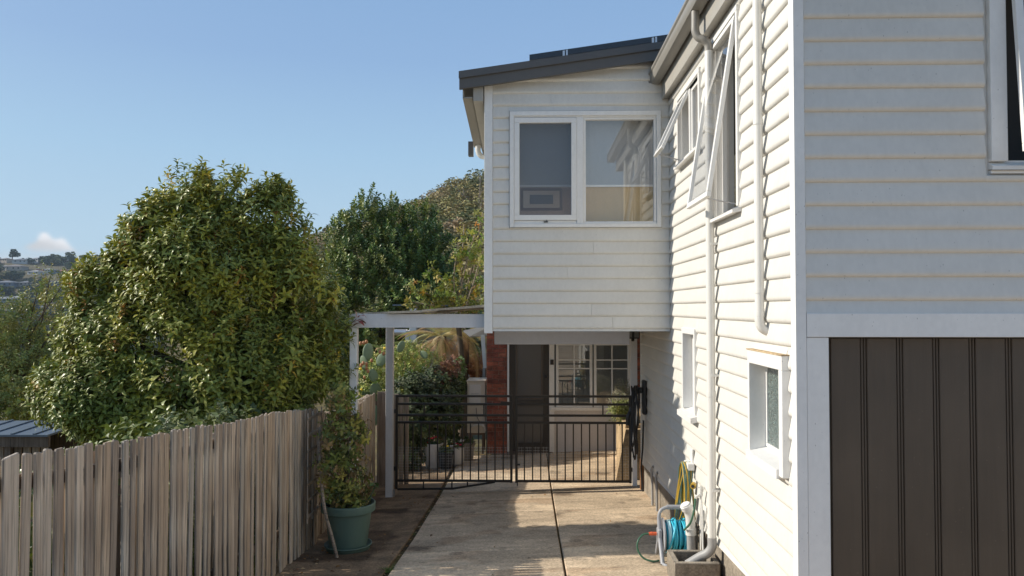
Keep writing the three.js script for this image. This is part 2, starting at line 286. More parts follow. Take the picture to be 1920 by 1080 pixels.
{
  const drive = new THREE.Group(); drive.name = 'driveway'; drive.userData = { kind: 'structure' }; scene.add(drive);
  drive.position.set(0, E - 2.8, -8);
  const under = slab(-2.75, XW + 0.6, -20, 15.9, 0.12, -0.026, 6, 40); part(drive, 'bedding_earth', under, M.earth);
  const rows = [-20, -14, -9, -5, -2, 1.2, 3.9, 6.35, 7.75, 8.32, 10.35, 12.0, 14.0, 15.28];
  for (let i = 0; i < rows.length - 1; i++) {
    const a = rows[i], b = rows[i + 1], j = 0.016;
    part(drive, 'concrete_slab', slab(-1.355, 0.322, a + j * 0.6, b - j * 0.6), M.concrete);
    const s = i % 2 ? 0.3 : -0.2, a2 = i ? a + s * 0.5 : a, b2 = i < rows.length - 2 ? b - s * 0.5 : b;
    part(drive, 'concrete_slab', slab(0.343, XW + (a < 4 ? 0.0 : 0.10), a + j * 0.5, b - j * 0.5), M.concrete);
  }
  for (const [a, b] of [[-20, -6], [-6, 2], [2, 6.9], [6.9, 10.9], [10.9, 15.3]]) part(drive, 'side_slab', slab(-2.72, -1.415, a + 0.006, b - 0.006), M.dirtConc);
  // apron in front of the garage
  for (const [a, b] of [[-6, 0], [0, 4.7]]) part(drive, 'apron_slab', slab(XW + 0.02, 8, a + 0.006, b - 0.006, 0.10, 0.0), M.concrete);
}

// ---------------------------------------------------------------- the weatherboard house
const house = thing('weatherboard_house', 'white two storey weatherboard house with dark brown garage and rear brick entry', 'house', V(XW, ground(XW, 7), -7));
const side = new Frame(V(XW, E, 0), V(0, 0, 1), V(-1, 0, 0));      // u = -d
const frontN = new Frame(V(0, E, -D0), V(1, 0, 0), V(0, 0, 1));
const frontF = new Frame(V(0, E, -DF), V(1, 0, 0), V(0, 0, 1));
const leftF = new Frame(V(XL, E, 0), V(0, 0, 1), V(-1, 0, 0));
const doorW = new Frame(V(0, E, -DD), V(1, 0, 0), V(0, 0, 1));
const PITCH = 0.1465, PHASE = 0.923;
function core(fr, outline, holes, th) {
  const s = new THREE.Shape(outline.map((p) => new THREE.Vector2(p[0], p[1])));
  for (const [u0, u1, v0, v1] of holes) s.holes.push(new THREE.Path([[u0, v0], [u1, v0], [u1, v1], [u0, v1]].map((p) => new THREE.Vector2(p[0], p[1]))));
  const g = new THREE.ExtrudeGeometry(s, { depth: th, bevelEnabled: false }); g.translate(0, 0, -th); return boxUV(fr.geo(clean(g)));
}
function boardGeo(fr, us, vb, lo, hi, off) {           // one board along stations us; lo(u), hi(u) clip it
  const pr = [[0.001, 0], [0.012, 0], [0.0205, 0.0035], [0.0265, 0.0105], [0.0300, 0.021], [0.0300, 0.034], [0.0085, PITCH + 0.004], [0.001, PITCH + 0.004]];
  const st = us.map((u) => pr.map(([n, v]) => { const vv = clamp(vb + v, lo(u), Math.max(lo(u), hi(u))); return V(u, vv, n + off); }));
  const pos = [], uv = [], tri = (a, b, c) => { for (const p of [a, b, c]) { pos.push(p.x, p.y, p.z); uv.push(p.x, p.y); } };
  for (let i = 0; i < st.length - 1; i++) for (let k = 0; k < pr.length; k++) { const l = (k + 1) % pr.length; tri(st[i][k], st[i + 1][k], st[i + 1][l]); tri(st[i][k], st[i + 1][l], st[i][l]); }
  for (let k = 1; k < pr.length - 1; k++) { tri(st[0][0], st[0][k], st[0][k + 1]); const e = st[st.length - 1]; tri(e[0], e[k + 1], e[k]); }
  let g = new THREE.BufferGeometry(); g.setAttribute('position', new THREE.Float32BufferAttribute(pos, 3));
  const a = rnd() * 5, b = rnd() * 5; g.setAttribute('uv', new THREE.Float32BufferAttribute(uv.map((x, i) => x + (i % 2 ? b : a)), 2));
  g.computeVertexNormals(); g = toCreasedNormals(g, 0.75); return fr.geo(g);
}
function boards(fr, parent, u0, u1, v0, v1, holes, lo0 = () => v0, hi0 = () => v1, kinks = []) {
  const k0 = Math.floor((v0 - PHASE) / PITCH), k1 = Math.ceil((v1 - PHASE) / PITCH);
  for (let k = k0; k <= k1; k++) {
    const vb = PHASE + k * PITCH, vt = vb + PITCH; if (vt <= v0 + 0.004 || vb >= v1 - 0.004) continue;
    const cuts = [u0, u1, ...holes.filter((h) => vb < h[3] && vt > h[2]).flatMap((h) => [h[0], h[1]])].sort((a, b) => a - b);
    for (let i = 0; i < cuts.length - 1; i++) {
      const a = cuts[i], b = cuts[i + 1]; if (b - a < 0.004) continue; const mid = (a + b) / 2;
      const hs = holes.filter((h) => vb < h[3] && vt > h[2] && mid > h[0] && mid < h[1]);
      let spans = [[-99, 99]]; for (const h of hs) spans = spans.flatMap(([p, q]) => [[p, Math.min(q, h[2])], [Math.max(p, h[3]), q]]).filter(([p, q]) => q - p > 0.003 && q > vb && p < vt);
      for (const [p, q] of spans) {
        const us = [a, ...kinks.filter((x) => x > a + 0.01 && x < b - 0.01), b];
        const lo = (u) => Math.max(p, lo0(u)), hi = (u) => Math.min(q, hi0(u));
        if (us.every((u) => hi(u) <= Math.max(vb, lo(u)) || lo(u) >= Math.min(vt, hi(u)))) continue;
        if (b - a > 2 && rnd() < 0.6) {
          const c = mix(a, b, rr(0.25, 0.75)), ua = [...us.filter((x) => x < c - 0.02), c - 0.0012], ub = [c + 0.0012, ...us.filter((x) => x > c + 0.02)];
          part(parent, 'weatherboard', boardGeo(fr, ua, vb, lo, hi, (rnd() - 0.5) * 0.002), M.paint); part(parent, 'weatherboard', boardGeo(fr, ub, vb, lo, hi, (rnd() - 0.5) * 0.002), M.paint); continue;
        }
        part(parent, 'weatherboard', boardGeo(fr, us, vb, lo, hi, (rnd() - 0.5) * 0.0016), M.paint);
      }
    }
  }
}
// --- side wall (faces left, sunlit)
const winA = [-6.92, -6.10, 0.80, 2.34], winB = [-8.46, -7.44, 1.57, 2.26], winC = [-5.72, -5.00, -1.05, -0.31], winD = [-8.30, -7.70, -1.10, -0.22];
const rake = (u) => mix(-2.28, -1.98, (u + 11.4) / (11.4 - 4.83));
{
  const w = part(house, 'side_wall', core(side, [[-DW, -2.0], [-D0 - 0.02, -2.0], [-D0 - 0.02, 2.52], [-DF + 0.01, 2.52], [-DF + 0.01, -0.28], [-DW, -0.28]], [winA, winB, winC, winD], 0.16), M.paint);
  const ks = []; for (let u = -11.4; u < -4.9; u += 0.18) ks.push(u);
  boards(side, w, -DF + 0.003, -D0 - 0.055, -2.5, 2.44, [winA, winB, winC, winD].map(([a, b, c, d]) => [a - 0.004, b + 0.004, c, d]), rake, () => 2.44, ks);
  boards(side, w, -DW, -DF - 0.003, -2.5, -0.285, [], rake, () => -0.285, ks);
  part(house, 'plinth', solid([[-DW + 0.02, -3.2], [-DW + 0.02, -2.1], [-D0 + 0.02, -1.85], [-D0 + 0.02, -3.2]].map(([u, v]) => side.p(u, v, -0.012)), [[-DW + 0.02, -3.2], [-DW + 0.02, -2.1], [-D0 + 0.02, -1.85], [-D0 + 0.02, -3.2]].map(([u, v]) => side.p(u, v, -0.16))), M.plinth);
  // near corner board, two faces
  part(house, 'corner_board', box(XW - 0.032, XW + 0.034, E - 3.0, E + 2.47, -D0 - 0.055, -D0 + 0.034, 0.003), M.trim);
  part(house, 'scotia', side.box(-DF + 0.002, -D0 + 0.05, 2.425, 2.455, 0.002, 0.03, 0.008), M.fasc);
  part(house, 'wall_end', side.box(-DW - 0.02, -DW, -2.3, -0.28, -0.16, 0.03), M.trim);
}
// --- eaves over the side wall
{
  const along = (pts, u0, u1, m, name, parent = house) => { // section in (n, v), extruded along u
    const s = new THREE.Shape(pts.map(([n, v]) => new THREE.Vector2(n, v))); let g = new THREE.ExtrudeGeometry(s, { depth: u1 - u0, bevelEnabled: false, steps: 1 });
    g = clean(g); const p = g.attributes.position, q = p.array.slice();
    for (let i = 0; i < p.count; i++) { const j = i % 3 === 1 ? i + 1 : i % 3 === 2 ? i - 1 : i; p.setXYZ(i, q[3 * j + 2] + u0, q[3 * j + 1], q[3 * j]); }
    g.computeVertexNormals(); g = toCreasedNormals(g, 0.6); return part(parent, name, boxUV(side.geo(g)), m);
  };
  along([[0.118, 2.655], [0.135, 2.636], [0.19, 2.634], [0.228, 2.648], [0.245, 2.685], [0.247, 2.735], [0.262, 2.75], [0.262, 2.772], [0.252, 2.776], [0.236, 2.745], [0.233, 2.69], [0.215, 2.662], [0.16, 2.648], [0.13, 2.668], [0.13, 2.78], [0.118, 2.78]], -DF + 0.01, -4.25, M.gutter, 'gutter');
  part(house, 'gutter_end', side.box(-DF + 0.004, -DF + 0.014, 2.634, 2.776, 0.12, 0.262, 0.02), M.gutter); part(house, 'gutter_end', side.box(-4.25, -4.24, 2.634, 2.776, 0.12, 0.262), M.gutter);
  along([[0.086, 2.45], [0.108, 2.45], [0.108, 2.70], [0.086, 2.70]], -DF + 0.002, -4.3, M.fasc, 'fascia');
  along([[-0.02, 2.462], [0.086, 2.462], [0.086, 2.474], [-0.02, 2.474]], -DF + 0.002, -4.3, M.fasc, 'soffit');
  part(house, 'side_roof', solid([side.p(-DF + 0.01, 2.71, 0.24), side.p(-DF + 0.01, 2.76, 0.24), side.p(-DF + 0.01, 4.0, -4.6), side.p(-DF + 0.01, 3.95, -4.6)], [side.p(-4.2, 2.71, 0.24), side.p(-4.2, 2.76, 0.24), side.p(-4.2, 4.0, -4.6), side.p(-4.2, 3.95, -4.6)]), M.dark);
}
// --- windows
function casing(fr, w, parent, [u0, u1, v0, v1], o) {   // architrave, jambs, sill
  const a = o.arch ?? 0.05, pr = o.proud ?? 0.035, de = o.deep ?? 0.10, bits = [];
  bits.push(fr.box(u0 - a, u1 + a, v1, v1 + a, 0.0, pr, 0.004), fr.box(u0 - a, u0, v0 - (o.full ? a : 0), v1, 0.0, pr - 0.001, 0.004), fr.box(u1, u1 + a, v0 - (o.full ? a : 0), v1, 0.0, pr - 0.001, 0.004));
  bits.push(fr.box(u0, u1, v1 - 0.012, v1, -de, 0.001), fr.box(u0, u0 + 0.012, v0, v1 - 0.012, -de, 0.001), fr.box(u1 - 0.012, u1, v0, v1 - 0.012, -de, 0.001));
  part(w, 'frame', merge(bits), o.mat ?? M.trim);
  const s = o.sill ?? 0.06;
  part(w, 'sill', solid([[0, -0.045], [s, -0.055], [s, -0.03], [0, 0.0]].map(([n, v]) => fr.p(u0 - a, v0 + v, n)), [[0, -0.045], [s, -0.055], [s, -0.03], [0, 0.0]].map(([n, v]) => fr.p(u1 + a, v0 + v, n))), o.mat ?? M.trim);
  part(w, 'sill_back', fr.box(u0 + 0.012, u1 - 0.012, v0 - 0.002, v0 + 0.01, -de, 0.0), o.mat ?? M.trim);
}
function sashGeo(u0, u1, v0, v1, n0, n1, t = 0.042) { return merge([box(u0, u1, v1 - t, v1, n0, n1, 0.004), box(u0, u1, v0, v0 + t, n0, n1, 0.004), box(u0, u0 + t, v0 + t, v1 - t, n0, n1, 0.004), box(u1 - t, u1, v0 + t, v1 - t, n0, n1, 0.004)]); }
const pane = (u0, u1, v0, v1, n) => { const g = new THREE.PlaneGeometry(u1 - u0, v1 - v0); g.translate((u0 + u1) / 2, (v0 + v1) / 2, n); return clean(g); };
function hinged(g, v, n, ang) { g.translate(0, -v, -n); g.rotateX(-ang); g.translate(0, v, n); return g; }  // top hung, bottom swings out
function win(parent, name, label) { const g = new THREE.Group(); g.name = name; g.userData.label = label; parent.add(g); return g; }
{ // upper near window, one tall awning sash standing open
  const w = win(house, 'window', 'tall white window with its top hung sash standing open'), [u0, u1, v0, v1] = winA;
  casing(side, w, house, winA, { arch: 0.045, proud: 0.045, deep: 0.11, sill: 0.085 });
  const ang = 0.155, a = u0 + 0.016, b = u1 - 0.016, t = v1 - 0.02, lo = v0 + 0.06;
  part(w, 'open_sash', side.geo(hinged(sashGeo(a, b, lo, t, 0.012, 0.047, 0.045), t, 0.03, ang)), M.trim);
  part(w, 'pane', side.geo(hinged(pane(a + 0.04, b - 0.04, lo + 0.04, t - 0.04, 0.03), t, 0.03, ang)), M.glass);
  part(w, 'inner_frame', side.geo(sashGeo(u0 + 0.013, u1 - 0.013, v0 + 0.011, v1 - 0.013, -0.09, -0.05, 0.03)), M.trim);
  part(w, 'curtain', side.box(u0 + 0.02, u1 - 0.02, v0 + 0.012, v1 - 0.02, -0.19, -0.17), M.curtain);
  for (const u of [b - 0.10]) part(w, 'stay', side.geo(cyl(V(u, v0 + 0.03, 0.0), V(u - 0.03, lo + 0.02, 0.235), 0.006)), M.steel);
}
{ // upper far window: awning left of a mullion, fixed light on the right
  const w = win(house, 'window', 'wide white window with the far sash propped open'), [u0, u1, v0, v1] = winB, m = -7.93;
  casing(side, w, house, winB, { arch: 0.05, proud: 0.05, deep: 0.11, sill: 0.085 });
  part(w, 'mullion', side.box(m - 0.022, m + 0.022, v0, v1 - 0.012, -0.08, 0.03, 0.004), M.trim);
  const ang = 0.43, a = u0 + 0.014, b = m - 0.024, t = v1 - 0.02, lo = v0 + 0.015;
  part(w, 'open_sash', side.geo(hinged(sashGeo(a, b, lo, t, 0.012, 0.044, 0.04), t, 0.03, ang)), M.trim);
  part(w, 'pane', side.geo(hinged(pane(a + 0.035, b - 0.035, lo + 0.035, t - 0.035, 0.028), t, 0.03, ang)), M.glass);
  part(w, 'fixed_sash', side.geo(sashGeo(m + 0.022, u1 - 0.012, v0 + 0.01, v1 - 0.012, -0.03, 0.01, 0.035)), M.trim);
  part(w, 'pane', side.geo(pane(m + 0.05, u1 - 0.04, v0 + 0.04, v1 - 0.04, -0.01)), M.glass);
  part(w, 'curtain', side.box(u0 + 0.02, u1 - 0.02, v0 + 0.012, v1 - 0.02, -0.19, -0.17), M.curtain);
  part(w, 'stay', side.geo(cyl(V(a + 0.05, v0 + 0.02, 0.0), V(a + 0.02, lo + 0.09, 0.27), 0.006)), M.steel);
}
{ // small frosted window low on the wall
  const w = win(house, 'window', 'small boxed white window with green frosted glass'), [u0, u1, v0, v1] = winC;
  part(w, 'frame', merge([side.box(u0 - 0.012, u1 + 0.045, v1 - 0.09, v1 + 0.005, -0.1, 0.07, 0.004), side.box(u0 - 0.012, u0 + 0.03, v0 + 0.02, v1 - 0.09, -0.1, 0.069, 0.004), side.box(u1 - 0.025, u1 + 0.045, v0 - 0.03, v1 - 0.09, -0.1, 0.069, 0.004)]), M.trim);
  const q = [[-0.1, 0.0], [-0.1, 0.05], [0.085, 0.012], [0.085, -0.05]];
  part(w, 'sill', solid(q.map(([n, v]) => side.p(u0 - 0.012, v0 + v, n)), q.map(([n, v]) => side.p(u1 - 0.026, v0 + v, n))), M.trim);
  part(w, 'sash', side.geo(sashGeo(u0 + 0.03, u1 - 0.025, v0 + 0.045, v1 - 0.09, -0.08, -0.05, 0.025)), M.trim);
  part(w, 'pane', side.geo(boxUV(pane(u0 + 0.05, u1 - 0.045, v0 + 0.065, v1 - 0.11, -0.062))), M.frosted, 'green textured obscure glass');
  part(w, 'flashing', side.box(u0 - 0.02, u1 + 0.05, v1 + 0.004, v1 + 0.012, 0.0, 0.075), M.sandstone);
}
{ // narrow window with a deep reveal
  const w = win(house, 'window', 'narrow white window with a deep reveal'), [u0, u1, v0, v1] = winD;
  part(w, 'frame', merge([side.box(u0 - 0.02, u1 + 0.02, v1 - 0.05, v1 + 0.01, -0.12, 0.045, 0.004), side.box(u0 - 0.02, u0 + 0.03, v0 + 0.04, v1 - 0.05, -0.12, 0.044, 0.004), side.box(u1 - 0.03, u1 + 0.02, v0 + 0.04, v1 - 0.05, -0.12, 0.044, 0.004)]), M.trim);
  const q = [[-0.1, 0.0], [-0.1, 0.06], [0.09, 0.015], [0.09, -0.04]];
  part(w, 'sill', solid(q.map(([n, v]) => side.p(u0 - 0.05, v0 + v, n)), q.map(([n, v]) => side.p(u1 + 0.05, v0 + v, n))), M.trim);
  part(w, 'sash', side.geo(sashGeo(u0 + 0.03, u1 - 0.03, v0 + 0.045, v1 - 0.05, -0.10, -0.06, 0.04)), M.trim);
  part(w, 'pane', side.geo(pane(u0 + 0.06, u1 - 0.06, v0 + 0.08, v1 - 0.08, -0.08)), M.glass);
  part(w, 'blind', side.box(u0 + 0.03, u1 - 0.03, v0 + 0.05, v1 - 0.05, -0.19, -0.17), M.blind);
}
// --- downpipes on the side wall
{
  const uA = -6.83, nA = 0.080, gA = groundRel(XW, 6.83);
  const a = new THREE.Group(); a.name = 'downpipe'; a.userData.label = 'long white downpipe running from gutter to gully box'; house.add(a);
  part(a, 'outlet_bend', side.geo(tube([V(uA - 0.03, 2.64, 0.19), V(uA - 0.03, 2.54, 0.19), V(uA - 0.03, 2.45, 0.188), V(uA - 0.02, 2.40, 0.165), V(uA, 2.375, 0.125), V(uA, 2.33, 0.088), V(uA, 2.24, nA)], 0.036, 40, 14)), M.gutter);
  part(a, 'pipe', side.geo(cyl(V(uA, 2.27, nA), V(uA, -2.02, nA), 0.037, 0.037, 18)), M.pipe);
  part(a, 'joint_collar', side.geo(merge([1.3, -0.78].map((v) => cyl(V(uA, v, nA), V(uA, v + 0.05, nA), 0.0405, 0.0405, 18)))), M.pipe);
  part(a, 'shoe', side.geo(tube([V(uA, -2.00, nA), V(uA, -2.08, nA), V(uA - 0.01, -2.135, nA + 0.03), V(uA - 0.04, -2.18, nA + 0.09), V(uA - 0.07, -2.26, nA + 0.2)], 0.040, 24, 14)), M.pipeGrey);
  for (const v of [2.0, 0.55, -0.6, -1.6]) part(a, 'bracket', side.box(uA - 0.045, uA + 0.045, v, v + 0.02, 0.02, nA + 0.003), M.pipe);
  const uB = -5.42, b = new THREE.Group(); b.name = 'downpipe'; b.userData.label = 'shorter white waste pipe ending at a bend into the wall'; house.add(b);
  part(b, 'pipe', side.geo(cyl(V(uB, 2.6, 0.068), V(uB, -0.02, 0.068), 0.031, 0.031, 18)), M.pipe);
  part(b, 'bend', side.geo(tube([V(uB, -0.01, 0.068), V(uB, -0.09, 0.068), V(uB, -0.135, 0.055), V(uB, -0.16, 0.02), V(uB, -0.165, -0.01)], 0.033, 20, 14)), M.pipe);
  part(b, 'joint_collar', side.geo(merge([0.1, 1.28, -0.06].map((v) => cyl(V(uB, v, 0.068), V(uB, v + 0.035, 0.068), 0.0345, 0.0345, 18)))), M.pipe);
}
// --- near front wall and garage
{
  const wn = [2.935, 4.15, 0.90, 2.6];
  const w = part(house, 'front_wall', core(frontN, [[XW + 0.04, -0.02], [6.5, -0.02], [6.5, 3.4], [XW + 0.04, 2.7]], [wn], 0.16), M.paint);
  boards(frontN, w, XW + 0.036, 6.5, -0.035, 3.3, [[wn[0] - 0.125, wn[1] + 0.1, wn[2] - 0.075, wn[3] + 0.1]]);
  part(house, 'garage_lintel', frontN.box(XW + 0.036, 6.5, -0.18, -0.034, -0.02, 0.036, 0.003), M.trim);
  part(house, 'garage_jamb', frontN.box(XW + 0.036, XW + 0.170, -3, -0.183, -0.02, 0.030, 0.003), M.trim);
  const gd = new THREE.Group(); gd.name = 'garage_door'; gd.userData.label = 'dark brown garage door of wide vertical boards'; house.add(gd);
  const bw = 0.2225; let k = 0;
  part(gd, 'backing', frontN.box(XW + 0.16, 6.4, -3, -0.17, -0.11, -0.052), M.garage);
  for (let u = XW + 0.207; u < 6; u += bw, k++) {
    part(gd, 'door_board', frontN.box(u, u + bw - 0.040, -3, -0.188, -0.051, -0.036, 0.007), M.garage);
    part(gd, 'cover_strip', frontN.box(u + bw - 0.034, u + bw - 0.021, -3, -0.188, -0.051, -0.043, 0.0035), M.garage);
    part(gd, 'cover_strip', frontN.box(u + bw - 0.016, u + bw - 0.004, -3, -0.188, -0.051, -0.041, 0.0045), M.garage);
  }
  const win4 = win(house, 'window', 'white window above the garage with its sash tilted open'), [u0, u1, v0, v1] = wn;
  casing(frontN, win4, house, wn, { arch: 0.10, proud: 0.045, deep: 0.11, sill: 0.05, full: false });
  part(win4, 'apron', merge([frontN.box(u0 - 0.097, u1 + 0.097, v0 - 0.074, v0 - 0.056, 0.0, 0.03)]), M.trim);
  const ang = 0.085, a = u0 + 0.016, b = u1 - 0.016, t = v1 - 0.02, lo = v0 + 0.03;
  part(win4, 'open_sash', frontN.geo(hinged(sashGeo(a, b, lo, t, 0.012, 0.047, 0.05), t, 0.03, ang)), M.trim);
  part(win4, 'pane', frontN.geo(hinged(pane(a + 0.04, b - 0.04, lo + 0.04, t - 0.04, 0.03), t, 0.03, ang)), M.glass);
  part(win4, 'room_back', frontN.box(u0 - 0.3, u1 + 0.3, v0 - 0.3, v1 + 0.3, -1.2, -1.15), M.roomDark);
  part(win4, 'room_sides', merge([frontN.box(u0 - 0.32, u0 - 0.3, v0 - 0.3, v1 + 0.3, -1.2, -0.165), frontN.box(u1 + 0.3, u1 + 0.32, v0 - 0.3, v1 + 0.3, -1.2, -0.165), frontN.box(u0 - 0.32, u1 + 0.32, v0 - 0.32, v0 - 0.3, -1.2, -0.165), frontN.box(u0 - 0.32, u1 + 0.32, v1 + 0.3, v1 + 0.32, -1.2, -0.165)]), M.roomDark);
}
// --- far upper block on the left of the side wall
const rakeV = (u) => 2.575 + 0.14 * (u + 0.81);
const winF = [-0.195, 1.505, 0.975, 2.265];
{
  const w = part(house, 'upper_front_wall', core(frontF, [[XL + 0.002, -0.27], [XW - 0.002, -0.27], [XW - 0.002, rakeV(XW)], [XL + 0.002, rakeV(XL)]], [winF], 0.12), M.paint);
  const ks = []; for (let u = XL; u < XW; u += 0.15) ks.push(u);
  boards(frontF, w, XL + 0.078, XW - 0.028, -0.275, 3.1, [[winF[0] - 0.045, winF[1] + 0.045, winF[2] - 0.035, winF[3] + 0.06]], () => -0.275, (u) => rakeV(u) + 0.02, ks);
  part(house, 'corner_board', merge([frontF.box(XL - 0.025, XL + 0.074, -0.30, rakeV(XL) + 0.02, 0.0, 0.032, 0.003), leftF.box(-DF - 0.075, -DF - 0.001, -0.30, rakeV(XL) + 0.01, 0.001, 0.025)]), M.trim);
  const lw = part(house, 'upper_left_wall', core(leftF, [[-18, -0.27], [-DF - 0.125, -0.27], [-DF - 0.125, rakeV(XL)], [-18, rakeV(XL)]], [[-10.35, -9.5, 0.9, 2.1]], 0.1), M.paint);
  boards(leftF, lw, -18, -DF - 0.078, -0.275, 2.55, [[-10.38, -9.47, 0.88, 2.12]]);
  { const w5 = win(house, 'window', 'window in the left wall of the upper room'); part(w5, 'frame', leftF.geo(sashGeo(-10.37, -9.48, 0.885, 2.115, -0.09, 0.03, 0.05)), M.trim); part(w5, 'pane', leftF.geo(pane(-10.33, -9.52, 0.93, 2.07, -0.02)), M.glassPlain); }
  part(house, 'upper_floor', box(XL + 0.005, XW + 3.5, E - 0.272, E - 0.16, -18, -DF - 0.13), M.paint);
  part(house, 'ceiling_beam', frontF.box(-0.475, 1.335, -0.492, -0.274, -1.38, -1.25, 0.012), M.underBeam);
  // roof
  const rp = (u, d, dv) => V(u, E + rakeV(u) + dv, -d);
  part(house, 'barge_board', solid([rp(-0.82, 8.95, -0.02), rp(XW + 0.12, 8.95, -0.02), rp(XW + 0.12, 8.95, 0.125), rp(-0.82, 8.95, 0.125)].reverse(), [rp(-0.82, 9.0, -0.02), rp(XW + 0.12, 9.0, -0.02), rp(XW + 0.12, 9.0, 0.125), rp(-0.82, 9.0, 0.125)].reverse()), M.dark);
  part(house, 'barge_cap', solid([rp(-0.825, 8.925, 0.10), rp(XW + 0.12, 8.925, 0.10), rp(XW + 0.12, 8.93, 0.185), rp(-0.825, 8.93, 0.185)].reverse(), [rp(-0.825, 9.05, 0.127), rp(XW + 0.12, 9.05, 0.127), rp(XW + 0.12, 9.05, 0.20), rp(-0.825, 9.05, 0.20)].reverse()), M.dark);
  part(house, 'upper_roof', solid([rp(-0.79, 9.01, 0.03), rp(4.5, 9.01, 0.03), rp(4.5, 9.01, 0.12), rp(-0.79, 9.01, 0.12)].reverse(), [rp(-0.79, 18.2, 0.03), rp(4.5, 18.2, 0.03), rp(4.5, 18.2, 0.12), rp(-0.79, 18.2, 0.12)].reverse()), M.dark);
  // left eave: fascia and gutter, falling a little to the back
  const ev = (px, py, d) => at(px, py, d);
  const fall = 0.19;
  const bar = (u0, u1, v0, v1, d0, d1, f) => solid([V(u0, E + v0, -d0), V(u0, E + v1, -d0), V(u1, E + v1, -d0), V(u1, E + v0, -d0)], [V(u0, E + v0 - f, -d1), V(u0, E + v1 - f, -d1), V(u1, E + v1 - f, -d1), V(u1, E + v0 - f, -d1)]);
  part(house, 'eave_fascia', bar(-0.66, -0.545, 2.43, 2.60, 9.02, 10.9, fall), M.fasc);
  const gu = part(house, 'eave_gutter', merge([bar(-0.775, -0.67, 2.46, 2.475, 9.01, 10.9, fall), bar(-0.785, -0.77, 2.462, 2.585, 9.01, 10.9, fall), bar(-0.785, -0.67, 2.46, 2.585, 10.88, 10.9, fall - 0.002)]), M.gutter);
  part(gu, 'rain_head', box(-0.87, -0.80, E + 2.16, E + 2.36, -11.02, -10.9), M.dark);
  part(house, 'eave_pipe', tube([V(-0.72, E + 2.30, -10.8), V(-0.72, E + 2.19, -10.8), V(-0.68, E + 2.13, -10.8), V(-0.58, E + 2.12, -10.8), V(-0.50, E + 2.12, -10.8)], 0.038, 24, 12), M.pipe);
  // window: screened awning on the left, fixed pane on the right
  const f = win(house, 'window', 'wide two pane window of the upper room, screened on the left'), [u0, u1, v0, v1] = winF, m = 0.60;
  part(f, 'frame', merge([frontF.box(u0 - 0.04, u1 + 0.04, v1, v1 + 0.055, 0.0, 0.048, 0.004), frontF.box(u0 - 0.04, u0 + 0.012, v0 - 0.03, v1, -0.1, 0.047, 0.004), frontF.box(u1 - 0.012, u1 + 0.04, v0 - 0.03, v1, -0.1, 0.047, 0.004), frontF.box(u0 + 0.012, u1 - 0.012, v0 - 0.03, v0 + 0.012, -0.1, 0.052, 0.004), frontF.box(u0, u1, v1 - 0.015, v1 - 0.001, -0.1, 0.03)]), M.trim);
  part(f, 'mullion', frontF.box(m - 0.045, m + 0.035, v0 + 0.012, v1 - 0.015, -0.08, 0.034, 0.004), M.trim);
  part(f, 'sash', frontF.geo(sashGeo(u0 + 0.014, m - 0.046, v0 + 0.055, v1 - 0.02, -0.04, 0.040, 0.062)), M.trim);
  part(f, 'sash_rail', frontF.box(u0 + 0.014, m - 0.046, v0 + 0.013, v0 + 0.053, -0.05, 0.02, 0.003), M.trim);
  part(f, 'latch', merge([frontF.box(0.17, 0.215, v0 + 0.03, v0 + 0.042, 0.02, 0.035), frontF.box(0.2, 0.207, v0 + 0.035, v0 + 0.06, 0.03, 0.04)]), M.black);
  part(f, 'insect_screen', frontF.geo(pane(u0 + 0.07, m - 0.10, v0 + 0.11, v1 - 0.075, 0.006)), M.screen);
  part(f, 'pane', frontF.geo(pane(u0 + 0.07, m - 0.10, v0 + 0.11, v1 - 0.075, -0.02)), M.glassPlain);
  part(f, 'sash', frontF.geo(sashGeo(m + 0.036, u1 - 0.013, v0 + 0.013, v1 - 0.016, -0.05, 0.022, 0.028)), M.trim);
  part(f, 'pane', frontF.geo(pane(m + 0.06, u1 - 0.035, v0 + 0.035, v1 - 0.04, -0.012)), M.glass);
  part(f, 'blind', merge([frontF.box(u0 + 0.01, m - 0.05, 1.475, v1, -0.17, -0.165), frontF.box(m + 0.02, u1 - 0.01, 1.475, v1, -0.17, -0.165)]), M.blind);
  part(f, 'blind_rail', merge([frontF.box(u0 + 0.01, m - 0.05, 1.452, 1.478, -0.178, -0.158, 0.004), frontF.box(m + 0.02, u1 - 0.01, 1.452, 1.478, -0.178, -0.158, 0.004)]), M.trim);
  // pictures on the room's back wall
  for (const [u, v, w, h] of [[0.16, 1.05, 0.56, 0.30], [0.16, 1.46, 0.56, 0.30], [-0.36, 1.02, 0.36, 0.22]]) { const pf = part(house, 'picture', frontF.box(u - w / 2, u + w / 2, v - h / 2, v + h / 2, -1.298, -1.27, 0.004), M.pictureFrame); part(pf, 'mount', frontF.box(u - w / 2 + 0.035, u + w / 2 - 0.035, v - h / 2 + 0.035, v + h / 2 - 0.035, -1.27, -1.266), M.picture); part(pf, 'print', frontF.box(u - w * 0.28, u + w * 0.28, v - h * 0.22, v + h * 0.2, -1.266, -1.263), M.pictureInk); }
  // the room behind
  part(house, 'room_wall', box(XL + 0.11, XW - 0.002, E - 0.15, E + 2.6, -DF - 1.35, -DF - 1.30), M.roomWall);
  part(house, 'room_wall', box(0.62, 0.66, E - 0.15, E + 2.55, -DF - 1.3, -DF - 0.21), M.roomWall);
  part(house, 'room_wall', box(0.66, XW - 0.003, E - 0.15, E + 2.55, -DF - 0.205, -DF - 0.19), M.pinboard);
}
